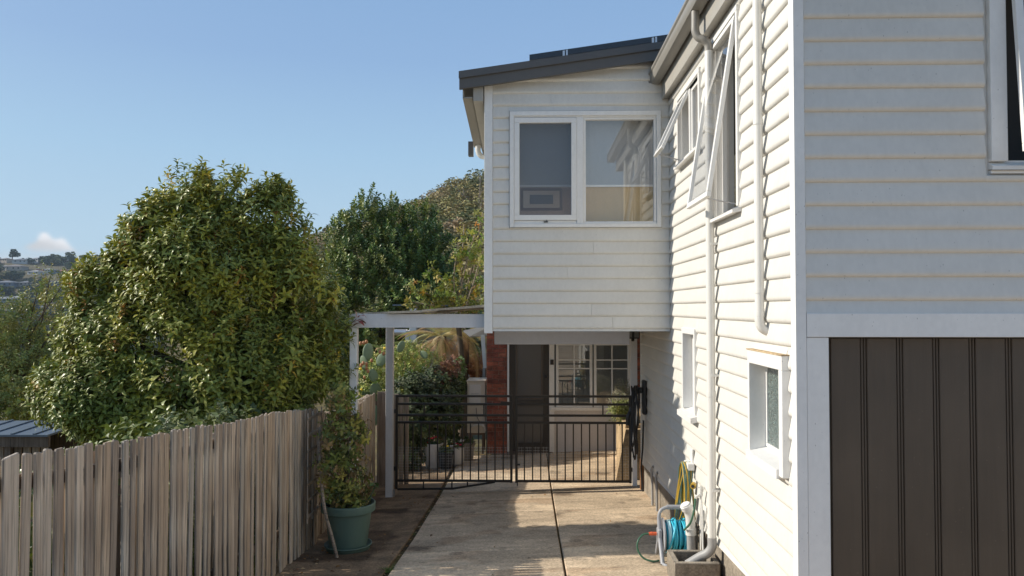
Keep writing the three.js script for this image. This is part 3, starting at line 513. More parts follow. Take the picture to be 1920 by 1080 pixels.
// --- ground floor under the block: brick piers, entry wall, door, glazed sashes
{
  const zf = 0.0, bedV = groundRel(0, DD) - 0.02;
  const pier = (u0, u1, v0, v1, name) => {
    const p = part(house, name, doorW.box(u0 + 0.008, u1 - 0.008, v0, v1, -0.3, 0.012), M.mortar), ch = 0.0862; let k = 0;
    for (let v = v0; v < v1 - 0.02; v += ch, k++) {
      let u = u0, first = k % 2 ? 0.115 : 0.235;
      while (u < u1 - 0.02) { const e = Math.min(u1, u + first); part(p, 'brick', doorW.box(u, e - 0.009, v + 0.009, Math.min(v1, v + ch), -0.1, 0.02 + rnd() * 0.003, 0.003), pick(M.bricks)); u = e; first = 0.24; }
    }
  };
  pier(-0.845, -0.44, bedV, -0.30, 'brick_pier');
  pier(2.06, 2.45, bedV, -0.35, 'brick_pier');
  const V0 = groundRel(0, DD);
  part(house, 'entry_wall', doorW.box(0.41, 2.06, V0, -1.96, -0.1, -0.02), M.lilac); part(house, 'door_head', doorW.box(-0.44, 2.06, -0.5, -0.27, -0.1, 0.01), M.lilac);
  part(house, 'wall_ledge', doorW.box(0.41, 2.06, -2.02, -1.955, -0.02, 0.045, 0.004), M.trim);
  part(house, 'inner_back_wall', doorW.box(-1, 2.6, V0 - 0.1, -0.27, -2.6, -2.5), M.curtain);
  const dr = new THREE.Group(); dr.name = 'entry_door'; dr.userData.label = 'dark screen door with a glazed panel'; house.add(dr);
  part(dr, 'door_frame', merge([doorW.box(-0.44, -0.405, V0, -0.5, -0.08, 0.03), doorW.box(0.385, 0.485, V0, -0.5, -0.08, 0.03)]), M.trim);
  part(dr, 'door_leaf', doorW.geo(merge([box(-0.40, -0.29, V0 + 0.03, -0.52, -0.04, 0.0, 0.004), box(0.27, 0.38, V0 + 0.03, -0.52, -0.04, 0.0, 0.004), box(-0.29, 0.27, -0.64, -0.52, -0.04, 0.0, 0.004), box(-0.29, 0.27, V0 + 0.03, V0 + 0.2, -0.04, 0.0, 0.004), box(-0.29, 0.27, -1.93, -1.83, -0.04, 0.0, 0.004)])), M.doorDark);
  part(dr, 'screen_panel', doorW.geo(merge([pane(-0.29, 0.27, -1.83, -0.64, -0.02), pane(-0.29, 0.27, V0 + 0.2, -1.93, -0.02)])), M.meshDark);
  part(dr, 'inner_door', doorW.box(-0.38, 0.36, V0 + 0.03, -0.52, -0.14, -0.1), M.doorDark);
  part(dr, 'glazing_bead', doorW.geo(sashGeo(-0.265, 0.245, -1.80, -0.67, -0.02, 0.004, 0.012)), M.timberDark);
  part(dr, 'knob', merge([doorW.geo(sphere(0.03, V(0.325, -1.36, 0.05))), doorW.geo(cyl(V(0.325, -1.36, -0.0), V(0.325, -1.36, 0.05), 0.014))]), M.black);
  part(dr, 'step', doorW.box(-0.44, 0.45, V0 - 0.02, V0 + 0.03, -0.08, 0.12, 0.006), M.timberDark);
  part(house, 'key_box', merge([doorW.box(0.405, 0.475, -1.12, -1.02, 0.03, 0.06, 0.005), doorW.box(0.42, 0.46, -1.05, -1.03, 0.06, 0.065)]), M.black);
  for (const [a, b] of [[0.52, 1.235], [1.265, 1.98]]) {
    const w = win(house, 'window', a < 1 ? 'multi pane white casement beside the door' : 'multi pane white casement behind the gate post');
    part(w, 'frame', doorW.geo(sashGeo(a, b, -1.955, -0.5, -0.07, 0.02, 0.05)), M.trim);
    const mid = (a + b) / 2, rows = [-0.73, -1.03, -1.20];
    part(w, 'glazing_bar', merge([doorW.box(mid - 0.012, mid + 0.012, -1.905, -0.55, -0.04, 0.004), ...rows.map((v) => doorW.box(a + 0.05, b - 0.05, v - 0.011, v + 0.011, -0.038, 0.002))]), M.trim);
    for (const [c, d] of [[a + 0.05, mid - 0.012], [mid + 0.012, b - 0.05]]) [[-0.55, -0.719], [-0.741, -1.019], [-1.041, -1.189], [-1.211, -1.905]].forEach(([t, l]) => part(w, 'pane', doorW.geo(pane(c, d, l, t, -0.02)), M.glass));
  }
  part(house, 'corner_post', box(1.555, 1.655, E - 1.36, E - 0.28, -12.06, -11.96, 0.004), M.beam);
  // cladding block behind, closing the lower storey
  part(house, 'lower_rear_wall', doorW.box(2.45, 5.2, -3, -0.27, -0.3, -0.02), M.paint);
}

// ---------------------------------------------------------------- solar panel on the upper roof
{
  const rp = (u, d, dv) => V(u, E + rakeV(u) + dv, -d), s = thing('solar_panel', 'black solar panel clamped to the upper dark roof', 'solar panel', rp(0.6, 10, 0.2));
  part(s, 'panel', solid([rp(0.0, 9.25, 0.295), rp(1.95, 9.25, 0.295), rp(1.95, 9.25, 0.362), rp(0.0, 9.25, 0.362)].reverse(), [rp(0.0, 10.9, 0.295), rp(1.95, 10.9, 0.295), rp(1.95, 10.9, 0.362), rp(0.0, 10.9, 0.362)].reverse()), M.solar);
  for (const u of [0.40, 1.47]) part(s, 'clamp', merge([solid([rp(u, 9.235, 0.26), rp(u + 0.025, 9.235, 0.26), rp(u + 0.025, 9.235, 0.345), rp(u, 9.235, 0.345)].reverse(), [rp(u, 9.26, 0.26), rp(u + 0.025, 9.26, 0.26), rp(u + 0.025, 9.26, 0.345), rp(u, 9.26, 0.345)].reverse()), solid([rp(u + 0.04, 9.235, 0.27), rp(u + 0.06, 9.235, 0.27), rp(u + 0.06, 9.235, 0.35), rp(u + 0.04, 9.235, 0.35)].reverse(), [rp(u + 0.04, 9.26, 0.27), rp(u + 0.06, 9.26, 0.27), rp(u + 0.06, 9.26, 0.35), rp(u + 0.04, 9.26, 0.35)].reverse())]), M.alu);
  for (const d of [9.5, 10.6]) part(s, 'mounting_rail', solid([rp(0.05, d, 0.115), rp(1.9, d, 0.115), rp(1.9, d, 0.214), rp(0.05, d, 0.294)].reverse(), [rp(0.05, d + 0.04, 0.115), rp(1.9, d + 0.04, 0.115), rp(1.9, d + 0.04, 0.214), rp(0.05, d + 0.04, 0.294)].reverse()), M.alu);
}
// ---------------------------------------------------------------- paling fences
const fenceTop = [[-400, 905], [-60, 868], [8, 856], [93, 843], [214, 829], [299, 813.6], [358, 801], [412, 796], [459, 786], [505, 774], [564, 769], [600, 766]];
const XF = -2.5;
function fenceTopAt(d) { const x = 993 + XF * F / d; for (let i = 0; i < fenceTop.length - 1; i++) if (x <= fenceTop[i + 1][0]) { const [a, ya] = fenceTop[i], [b, yb] = fenceTop[i + 1]; return E - (mix(ya, yb, clamp((x - a) / (b - a))) - 577) * d / F; } return E - (766 - 577) * d / F; }
{
  const shapes = [];
  for (let k = 0; k < 7; k++) {
    const w = 0.054 + 0.0045 * k + (k === 6 ? 0.03 : 0), h = 1.9, sl = (hash2(k, 3, 2) - 0.5) * 0.012, c = 0.006 + 0.006 * hash2(k, 5, 2), s = new THREE.Shape();
    s.moveTo(-w / 2, -h); s.lineTo(w / 2, -h); s.lineTo(w / 2, -c + sl); s.lineTo(w / 2 - c, sl); s.lineTo(-w / 2 + c, -sl); s.lineTo(-w / 2, -c - sl); s.closePath();
    const g = clean(new THREE.ExtrudeGeometry(s, { depth: 0.011, bevelEnabled: true, bevelThickness: 0.003, bevelSize: 0.003, bevelOffset: -0.003, bevelSegments: 1 })); g.translate(0, 0, -0.006);
    const p = g.attributes.position, uv = new Float32Array(p.count * 2), o = k * 0.37; for (let i = 0; i < p.count; i++) { uv[2 * i] = p.getX(i) + p.getZ(i) + o; uv[2 * i + 1] = p.getY(i) + o * 1.7; } g.setAttribute('uv', new THREE.BufferAttribute(uv, 2));
    g.rotateY(Math.PI / 2); shapes.push({ g, w });
  }
  const f = thing('paling_fence', 'long weathered grey timber paling fence running along the left of the driveway', 'fence', V(XF, ground(XF, 6), -6));
  let d = 2.2;
  const nearPal = (t, d, top, k, x) => placed(t, 'paling', shapes[k].g, pick(M.palings), V(x, top, -d), [rr(-0.006, 0.006), rr(-0.04, 0.04), rr(-0.012, 0.012)]);
  while (d < 9.08) { const k = rnd() < 0.05 ? 6 : Math.floor(rnd() * 5), w = shapes[k].w; d += w / 2; nearPal(f, d, fenceTopAt(d) + rr(-0.009, 0.009), k, XF + rr(-0.007, 0.007)); d += w / 2 + rr(0.022, 0.034); }
  for (d = 3.0; d < 9.05; d += rr(0.098, 0.108)) if (rnd() < 0.25) nearPal(f, d, fenceTopAt(d) - rr(0.02, 0.08), 1, XF - 0.085 + rr(-0.004, 0.004));
  for (const up of [0.32, 1.36]) for (let k = 0; k < 3; k++) { const a = 2.1 + k * 2.33, b = a + 2.32, h = (q) => (up > 1 ? fenceTopAt(q) - 0.2 : ground(XF, q) + up); part(f, 'rail', solid([V(XF - 0.024, h(a), -a), V(XF - 0.024, h(a) + 0.075, -a), V(XF - 0.06, h(a) + 0.075, -a), V(XF - 0.06, h(a), -a)], [V(XF - 0.024, h(b), -b), V(XF - 0.024, h(b) + 0.075, -b), V(XF - 0.06, h(b) + 0.075, -b), V(XF - 0.06, h(b), -b)]), M.timberDark); }
  for (const q of [2.6, 4.9, 7.1, 9.0]) part(f, 'post', box(XF - 0.19, XF - 0.10, ground(XF, q) - 0.3, fenceTopAt(q) - 0.06, -q - 0.09, -q, 0.004), M.timberDark);

  const X2 = -2.56, f2 = thing('paling_fence', 'short brown paling fence between the two white pergola posts', 'fence', V(X2, ground(X2, 11), -11));
  const t2 = (q) => E - mix(1.30, 1.44, smooth(9.2, 11.4, q)) - 0.0 + (q > 12.0 ? 0.03 : 0);
  for (d = 9.22; d < 12.75;) { const k = Math.floor(rnd() * 6), w = shapes[k].w; d += w / 2; nearPal(f2, d, t2(d) + rr(-0.008, 0.008), k, X2 + rr(-0.005, 0.005)); d += w / 2 + rr(0.006, 0.014); }
  for (d = 9.25; d < 12.7; d += 0.1) nearPal(f2, d, t2(d) - rr(0.0, 0.03), 5, X2 - 0.085), nearPal(f2, d + 0.05, t2(d) - 0.02, 5, X2 - 0.108);
  for (const up of [0.3, 1.1]) part(f2, 'rail', box(X2 - 0.06, X2 - 0.024, ground(X2, 11) + up, ground(X2, 11) + up + 0.075, -12.8, -9.2), M.timberDark);
  for (const q of [9.3, 12.7]) part(f2, 'post', box(X2 - 0.15, X2 - 0.062, ground(X2, q) - 0.3, t2(q) - 0.03, -q - 0.09, -q), M.timberDark);
  part(f2, 'end_board', box(-2.52, -2.345, ground(X2, 12.6), E - 1.39, -12.80, -12.77, 0.004), M.palings[3]);
  for (let k = 0; k < 4; k++) part(f2, 'paling', box(-2.33 + k * 0.085, -2.255 + k * 0.085, ground(X2, 12.6), E - 1.42 - k * 0.01, -12.80 - (k % 2) * 0.01, -12.775 - (k % 2) * 0.01, 0.003), M.palings[1]);
}
// ---------------------------------------------------------------- trellis on the fence end
{
  const x = -2.425, a = 8.42, b = 9.05, t = thing('timber_trellis', 'small square timber trellis hung at the far end of the paling fence', 'trellis', V(x, E - 2.32, -8.7));
  for (let k = 0; k < 4; k++) { const d = mix(a + 0.05, b - 0.03, k / 3); part(t, 'upright_slat', box(x - 0.012, x, E - 2.36, E - 1.16, -d - 0.012, -d + 0.012, 0.002), M.palings[2]); }
  for (let k = 0; k < 7; k++) { const y = E - 2.30 + k * 0.178; part(t, 'cross_slat', box(x + 0.001, x + 0.014, y, y + 0.032, -b, -a, 0.002), pick(M.palings)); }
}
// ---------------------------------------------------------------- pergola over the side path
{
  const p = thing('pergola', 'white timber pergola with two posts and a sheet roof attached to the house', 'pergola', V(-2.1, ground(-2.1, 10), -10));
  part(p, 'post', box(-2.165, -2.075, ground(-2.1, 9.3), E - 0.245, -9.36, -9.27, 0.005), M.trim);
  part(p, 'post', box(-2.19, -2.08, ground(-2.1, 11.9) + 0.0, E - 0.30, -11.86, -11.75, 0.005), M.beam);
  part(p, 'post_bracket', box(-2.08, -2.055, ground(-2.1, 11.9), ground(-2.1, 11.9) + 0.11, -11.84, -11.77), M.steel);
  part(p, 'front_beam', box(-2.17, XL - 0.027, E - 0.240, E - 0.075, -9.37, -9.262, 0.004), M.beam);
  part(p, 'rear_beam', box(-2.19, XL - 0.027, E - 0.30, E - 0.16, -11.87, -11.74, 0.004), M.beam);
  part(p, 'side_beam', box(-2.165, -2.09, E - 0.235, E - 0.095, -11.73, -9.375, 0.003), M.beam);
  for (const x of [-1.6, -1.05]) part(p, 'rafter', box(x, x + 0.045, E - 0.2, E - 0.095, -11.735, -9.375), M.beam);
  const sheet = (x0, x1, d0, d1, y0, y1) => solid([V(x0, E + y0, -d0), V(x0, E + y0 + 0.024, -d0), V(x1, E + y1 + 0.03, -d0), V(x1, E + y1, -d0)], [V(x0, E + y0 - 0.02, -d1), V(x0, E + y0 - 0.004, -d1), V(x1, E + y1 - 0.004, -d1), V(x1, E + y1 - 0.02, -d1)]);
  part(p, 'roof_sheet', sheet(-1.72, -1.12, 9.2, 12.0, -0.070, -0.052), M.roofSheet);
  part(p, 'roof_sheet', sheet(-1.28, XL - 0.03, 9.18, 12.0, -0.047, 0.005), M.roofSheet);
  part(p, 'roof_sheet', sheet(-2.16, -1.66, 9.55, 12.0, -0.088, -0.072), M.roofSheet);
}
// ---------------------------------------------------------------- double driveway gate
function gateLeaf(label, x0, x1, drop) {
  const P = (px, py) => at(px, py, DG), z = -DG, X = (px) => P(px, 577).x, Y = (py) => P(990, py).y;
  const t = thing('driveway_gate', label, 'gate', V((X(x0) + X(x1)) / 2, Y(905), z), 'leaves of the driveway gate');
  const rail = (a, b, y, h = 0.034) => part(t, 'rail', box(X(a), X(b), Y(y) - h / 2, Y(y) + h / 2, z - 0.02, z + 0.02, 0.004), M.iron);
  const bar = (px, ya, yb, w = 0.02, name = 'bar') => part(t, name, box(X(px) - w / 2, X(px) + w / 2, Y(ya), Y(yb), z - w / 2, z + w / 2, 0.003), M.iron);
  bar(x0 + 2.2, drop ? 918 : 905, 741, 0.038, 'stile'); bar(x1 - 2.2, 905, 741, 0.038, 'stile');
  for (const y of [743, 758, 779, 792.5, 902]) rail(x0 + 4, x1 - 4, y);
  const n = Math.round((x1 - x0) / 15.3); for (let k = 1; k < n; k++) bar(mix(x0 + 2, x1 - 2, k / n), 900.3, 794.2);
  for (const k of [0.245, 0.755]) bar(mix(x0, x1, k), 777, 760);
  const wires = []; for (let px = x0 + 7; px < x1 - 5; px += 5.1) wires.push(box(X(px) - 0.0011, X(px) + 0.0011, Y(900), Y(838), z - 0.013, z - 0.0108)); for (let py = 840; py < 900; py += 5.1) wires.push(box(X(x0 + 5), X(x1 - 5), Y(py) - 0.0011, Y(py) + 0.0011, z - 0.0155, z - 0.0133));
  const wm = part(t, 'wire_mesh', merge(wires), M.steel); wm.userData.kind = 'stuff';
  if (drop) {
    const seg = (a, ya, b, yb) => part(t, 'lower_rail', solid([P(a, ya + 1.8), P(a, ya - 1.8), P(a, ya - 1.8).add(V(0, 0, -0.025)), P(a, ya + 1.8).add(V(0, 0, -0.025))], [P(b, yb + 1.8), P(b, yb - 1.8), P(b, yb - 1.8).add(V(0, 0, -0.025)), P(b, yb + 1.8).add(V(0, 0, -0.025))]), M.iron);
    seg(745, 917.5, 849, 916.5); seg(849, 916.5, 928, 904); for (const [px, y] of [[795, 917], [848, 916], [877, 912]]) bar(px, y, 904);
  } else bar(x0 + 4, 911, 880, 0.016, 'drop_bolt');
  part(t, 'latch', box(X(drop ? x1 - 22 : x0 + 2), X(drop ? x1 - 1 : x0 + 9), Y(drop ? 758 : 872), Y(drop ? 753 : 869), z + 0.02, z + 0.04), M.iron);
  for (const y of [772, 880]) part(t, 'hinge', box(drop ? X(x0) - 0.03 : X(x1) - 0.005, drop ? X(x0) + 0.005 : X(x1) + 0.04, Y(y) - 0.03, Y(y) + 0.03, z - 0.03, z - 0.005), M.iron);
}
gateLeaf('left dark metal gate leaf with a slanted lower rail, hung on the white pergola post', 742.5, 961, true);
gateLeaf('right dark metal gate leaf with a level bottom rail, beside the house wall', 966, 1183, false);
{
  const g = thing('gate_post', 'short white steel gate post beside the charger cable', 'post', V(1.60, ground(1.6, DG), -DG));
  part(g, 'post', box(1.565, 1.635, ground(1.6, DG) - 0.02, E - 1.35, -DG - 0.05, -DG + 0.03, 0.004), M.trim);
  part(g, 'cap', box(1.555, 1.645, E - 1.35, E - 1.325, -DG - 0.06, -DG + 0.04, 0.004), M.trim);
  const s = thing('timber_stud', 'brown timber stud against the end of the house wall', 'post', V(1.66, ground(1.6, 11.6), -11.62));
  part(s, 'stud', box(1.645, 1.72, ground(1.6, 11.6) - 0.02, E - 2.25, -11.66, -11.58, 0.004), std(L(0.34, 0.17, 0.07), 0.8, { map: timberTex }));
}
// ---------------------------------------------------------------- sensor light and charger on the wall end
{
  const c = at(1186, 631, 11.3), t = thing('sensor_floodlight', 'black twin floodlight under the upper floor at the wall end', 'floodlight', V(c.x, E - 0.275, c.z));
  part(t, 'bracket', box(c.x - 0.06, c.x + 0.09, E - 0.315, E - 0.274, c.z - 0.04, c.z + 0.04, 0.005), M.black);
  for (const s of [-1, 1]) { const h = part(t, 'lamp_head', box(c.x + s * 0.05 - 0.045, c.x + s * 0.05 + 0.045, E - 0.45, E - 0.32, c.z - 0.05, c.z + 0.06, 0.012), M.black); part(h, 'lens', box(c.x + s * 0.05 - 0.033, c.x + s * 0.05 + 0.033, E - 0.43, E - 0.345, c.z + 0.061, c.z + 0.066), M.reelDark); }
  part(t, 'sensor', sphere(0.025, V(c.x, E - 0.465, c.z + 0.03)), M.black);
  const d = 10.95, X = 1.585, e = thing('wall_charger', 'black wall charger with looped cable on the shaded house wall', 'charger', V(X, E - 1.5, -d));
  part(e, 'case', box(X + 0.0, XW - 0.025, E - 1.50, E - 1.02, -d - 0.10, -d + 0.06, 0.02), M.black);
  part(e, 'hook', box(X - 0.11, X + 0.0, E - 1.2, E - 1.12, -d - 0.05, -d + 0.05, 0.015), M.black);
  const loop = (w, bot, xo, sh) => { const pts = []; for (let k = 0; k <= 14; k++) { const a = k / 14 * Math.PI * 2; pts.push(V(X - 0.085 + xo + 0.02 * Math.sin(a * 2 + sh), E + mix(bot, -1.10, 0.5 + 0.5 * Math.cos(a)), -d + w * Math.sin(a) * (1 + 0.25 * Math.cos(a)) + 0.02 * sh)); } return tube(pts.slice(0, -1), 0.0125, 60, 7, true); };
  for (const [w, b, xo, s] of [[0.16, -2.05, 0, 0.4], [0.2, -1.8, -0.03, 1.3], [0.12, -2.12, -0.045, 2.2], [0.23, -1.66, -0.015, 3.0], [0.09, -1.95, -0.06, 4.1]]) part(e, 'cable_loop', loop(w, b, xo, s), M.blackRubber);
  part(e, 'plug_handle', tube([V(X - 0.09, E - 1.35, -d - 0.22), V(X - 0.13, E - 1.47, -d - 0.22), V(X - 0.17, E - 1.55, -d - 0.2), V(X - 0.18, E - 1.68, -d - 0.2)], 0.03, 16, 10), M.black);
  part(e, 'supply_lead', tube([V(X + 0.03, E - 1.6, -d - 0.12), V(X + 0.02, E - 2.0, -d - 0.14), V(X + 0.0, E - 2.3, -d - 0.16), V(X + 0.03, E - 2.62, -d - 0.2)], 0.013, 20, 7), M.blackRubber);
  const k = thing('conduit_pipes', 'two thin grey conduits hooked over the concrete plinth', 'pipe', V(XW - 0.05, ground(XW, 10.3), -10.3));
  for (const q of [10.42, 10.05]) part(k, 'conduit', side.geo(tube([V(-q, groundRel(XW, q) - 0.02, 0.03), V(-q, -2.3, 0.035), V(-q + 0.01, -2.16, 0.045), V(-q + 0.03, -2.12, 0.03), V(-q + 0.09, -2.11, 0.028)], 0.016, 24, 8)), M.pipeGrey);
}
// ---------------------------------------------------------------- gully box, hose reel, hoses, vent pipe
const gy = (x, d) => ground(x, d);
{
  const d0 = 6.74, d1 = 7.12, x0 = 1.245, x1 = 1.640, y0 = gy(1.5, 6.95) - 0.03, y1 = y0 + 0.22;
  const b = thing('gully_box', 'rough grey concrete gully box at the foot of the downpipe', 'drain', V(1.45, y0, -6.93));
  part(b, 'trough', merge([box(x0, x1, y0, y1, -d0 - 0.055, -d0, 0.014), box(x0, x1, y0, y1 + 0.0, -d1, -d1 + 0.05, 0.014), box(x0, x0 + 0.05, y0, y1 - 0.001, -d1 + 0.05, -d0 - 0.055, 0.008), box(x1 - 0.05, x1, y0, y1 - 0.001, -d1 + 0.05, -d0 - 0.055, 0.008), box(x0 + 0.05, x1 - 0.05, y0, y0 + 0.06, -d1 + 0.05, -d0 - 0.055)]), M.plinth);

  const rd = 7.62, gx = gy(1.35, rd), r = thing('hose_reel', 'grey hose reel wound with bright blue hose beside the gully box', 'hose reel', V(1.40, gx, -rd)), xa = 1.262, xb = 1.585, cy = gx + 0.235;
  for (const x of [xa, xb]) {
    part(r, 'side_frame', merge([tube([V(x, gx + 0.015, -rd + 0.19), V(x, gx + 0.2, -rd + 0.05), V(x, gx + 0.36, -rd), V(x, gx + 0.40, -rd - 0.01)], 0.021, 16, 8), tube([V(x, gx + 0.015, -rd - 0.16), V(x, gx + 0.18, -rd - 0.05), V(x, gx + 0.30, -rd)], 0.019, 12, 8), box(x - 0.02, x + 0.02, cy - 0.07, cy + 0.07, -rd - 0.06, -rd + 0.06, 0.015)]), x === xa ? M.reelGrey : M.reelDark);
    const f = new THREE.CylinderGeometry(0.165, 0.165, 0.012, 36); f.rotateZ(Math.PI / 2); f.translate(x + (x === xa ? 0.034 : -0.034), cy, -rd); part(r, 'drum_flange', clean(f), M.reelGrey);
  }
  part(r, 'handle', tube([V(xa, gx + 0.36, -rd), V(xa, gx + 0.43, -rd - 0.005), V(xa + 0.02, gx + 0.475, -rd - 0.01), V(xa + 0.07, gx + 0.50, -rd - 0.01), V((xa + xb) / 2, gx + 0.505, -rd - 0.01), V(xb - 0.07, gx + 0.50, -rd - 0.01), V(xb - 0.02, gx + 0.475, -rd - 0.01), V(xb, gx + 0.43, -rd - 0.005), V(xb, gx + 0.36, -rd)], 0.017, 48, 10), M.reelGrey);
  part(r, 'handle_grip', cyl(V(xa + 0.075, gx + 0.5045, -rd - 0.01), V(xb - 0.09, gx + 0.5045, -rd - 0.01), 0.0225, 0.0225, 14), M.reelGrey);
  part(r, 'foot_bar', tube([V(xa, gx + 0.02, -rd + 0.19), V(xa + 0.02, gx + 0.02, -rd + 0.24), V(xa + 0.08, gx + 0.02, -rd + 0.26), V(xb - 0.02, gx + 0.02, -rd + 0.26), V(xb, gx + 0.02, -rd + 0.19)], 0.016, 24, 8), M.reelGrey);
  part(r, 'drum', cyl(V(xa + 0.03, cy, -rd), V(xb - 0.03, cy, -rd), 0.07, 0.07, 20), M.reelDark);
  for (let l = 0; l < 3; l++) for (let k = 0; k < 12 - l; k++) {
    const rad = 0.095 + l * 0.021, x = xa + 0.052 + (k + l * 0.5) * 0.0205, tilt = rr(-0.02, 0.02), pts = []; for (let q = 0; q < 16; q++) { const a = q / 16 * Math.PI * 2; pts.push(V(x + tilt * Math.cos(a), cy + rad * Math.sin(a), -rd + rad * Math.cos(a))); }
    part(r, 'hose_turn', tube(pts, 0.0105, 32, 6, true), rnd() < 0.22 ? M.hosePale : M.hoseBlue);
  }
  for (const ph of [0, 0.9]) { const pts = []; for (let q = 0; q < 14; q++) { const a = q / 14 * Math.PI * 2; pts.push(V(xa + 0.10 + ph * 0.14 + 0.05 * Math.sin(a + ph), cy + 0.155 * Math.sin(a), -rd + 0.155 * Math.cos(a))); } part(r, 'hose_turn', tube(pts, 0.0105, 36, 6, true), M.hoseBlue); }
  const c1 = V(xa - 0.03, cy + 0.02, -rd + 0.02);
  part(r, 'connector', merge([cyl(c1, c1.clone().add(V(-0.045, 0.0, 0.0)), 0.017, 0.017), cyl(c1.clone().add(V(-0.045, 0, 0)), c1.clone().add(V(-0.075, 0, 0)), 0.019, 0.015)]), M.orange);
  const lead = thing('leader_hose', 'short dark green hose curving from the reel onto the concrete', 'hose', V(xa - 0.15, gx, -rd));
  part(lead, 'hose', tube([c1.clone().add(V(-0.07, 0, 0)), c1.clone().add(V(-0.13, -0.01, 0)), V(xa - 0.215, cy - 0.045, -rd + 0.05), V(xa - 0.22, cy - 0.12, -rd + 0.07), V(xa - 0.17, gx + 0.045, -rd + 0.1), V(xa - 0.08, gx + 0.020, -rd + 0.12), V(xa - 0.02, gx + 0.022, -rd + 0.1)], 0.0095, 40, 8), M.hoseGreen);

  // hose hung in loops on the wall
  const hd = 7.86, h = thing('hanging_garden_hose', 'green and yellow striped garden hose hung in loops on the wall', 'hose', V(XW - 0.08, E - 1.9, -hd));
  part(h, 'hanger', merge([side.box(-hd - 0.10, -hd + 0.10, -1.62, -1.55, 0.028, 0.10, 0.01), side.box(-hd - 0.05, -hd + 0.05, -1.56, -1.42, 0.028, 0.045, 0.004)]), M.trim);
  for (let k = 0; k < 8; k++) {
    const w = 0.10 + 0.02 * (k % 4) + rr(0, 0.02), bot = -2.12 - rr(0, 0.16), n = 0.05 + (k % 4) * 0.025, sk = rr(-0.03, 0.05), pts = [];
    for (let q = 0; q < 14; q++) { const a = q / 14 * Math.PI * 2, c = Math.cos(a); pts.push(V(-hd + w * Math.sin(a) * (1.15 - 0.2 * c) + sk * (1 - c) * 0.5, mix(bot, -1.555, 0.5 + 0.5 * c), n + 0.012 * Math.sin(a * 2 + k) + 0.05 * (1 - c) * 0.5 * (k % 3))); }
    part(h, 'hose_loop', side.geo(tube(pts, 0.0105, 44, 6, true)), k % 3 === 0 ? M.hoseYellow : M.hoseTeal);
    const pts2 = pts.map((p) => p.clone().add(V(0.004, 0, 0.0075))); part(h, 'hose_stripe', side.geo(tube(pts2, 0.0055, 40, 5, true)), k % 3 === 0 ? M.hoseTeal : M.hoseYellow);
  }
  const noz = side.p(-7.52, -1.70, 0.09); part(h, 'nozzle', merge([cyl(noz, noz.clone().add(V(-0.02, -0.005, 0.055)), 0.026, 0.028, 14)]), M.hoseYellow); part(h, 'nozzle_face', cyl(noz.clone().add(V(-0.02, -0.005, 0.055)), noz.clone().add(V(-0.021, -0.005, 0.058)), 0.016, 0.016, 12), M.black);

  const vp = thing('drain_vent', 'white plastic drain pipe with an angled inspection cap by the wall', 'pipe', V(1.52, gy(1.5, 7.42), -7.42));
  const q0 = V(1.535, gy(1.5, 7.42) - 0.03, -7.42);
  part(vp, 'lower_pipe', cyl(q0, V(1.527, E - 2.13, -7.42), 0.042, 0.042, 16), M.pipeGrey);
  part(vp, 'riser', merge([cyl(V(1.527, E - 2.15, -7.42), V(1.525, E - 2.09, -7.42), 0.05, 0.05, 16), tube([V(1.525, E - 2.10, -7.42), V(1.522, E - 2.02, -7.42), V(1.51, E - 1.95, -7.42), V(1.485, E - 1.89, -7.41)], 0.044, 18, 16)]), M.pipe);
  part(vp, 'cap', merge([cyl(V(1.492, E - 1.905, -7.412), V(1.472, E - 1.868, -7.405), 0.054, 0.054, 18), cyl(V(1.472, E - 1.868, -7.405), V(1.466, E - 1.857, -7.403), 0.044, 0.044, 18)]), M.trim);
  const tp = thing('garden_tap', 'white garden tap on a riser between the hose loops and downpipe', 'tap', V(1.60, E - 2.4, -7.32));
  part(tp, 'riser', cyl(V(1.60, gy(1.6, 7.3), -7.32), V(1.60, E - 1.72, -7.32), 0.011, 0.011, 10), M.pipe);
  part(tp, 'tap_body', merge([cyl(V(1.60, E - 1.76, -7.32), V(1.60, E - 1.68, -7.32), 0.02, 0.018, 12), cyl(V(1.60, E - 1.74, -7.32), V(1.545, E - 1.77, -7.30), 0.014, 0.013, 10), box(1.575, 1.625, E - 1.685, E - 1.675, -7.326, -7.314), cyl(V(1.6, E - 1.69, -7.32), V(1.6, E - 1.66, -7.32), 0.008, 0.012, 8)]), M.pipe);
  part(tp, 'tap_hose', tube([V(1.545, E - 1.78, -7.30), V(1.535, E - 1.86, -7.29), V(1.50, E - 2.0, -7.30), V(1.46, E - 2.10, -7.40)], 0.010, 24, 7), M.hoseGreen);
  part(tp, 'supply_line', tube([V(1.575, E - 1.76, -7.19), V(1.58, E - 1.9, -7.17), V(1.575, E - 2.1, -7.14), V(1.575, E - 2.26, -7.10)], 0.009, 20, 7), M.pipe);
  part(tp, 'connector', cyl(V(1.575, E - 2.25, -7.10), V(1.575, E - 2.315, -7.095), 0.019, 0.019, 12), M.orange);
}
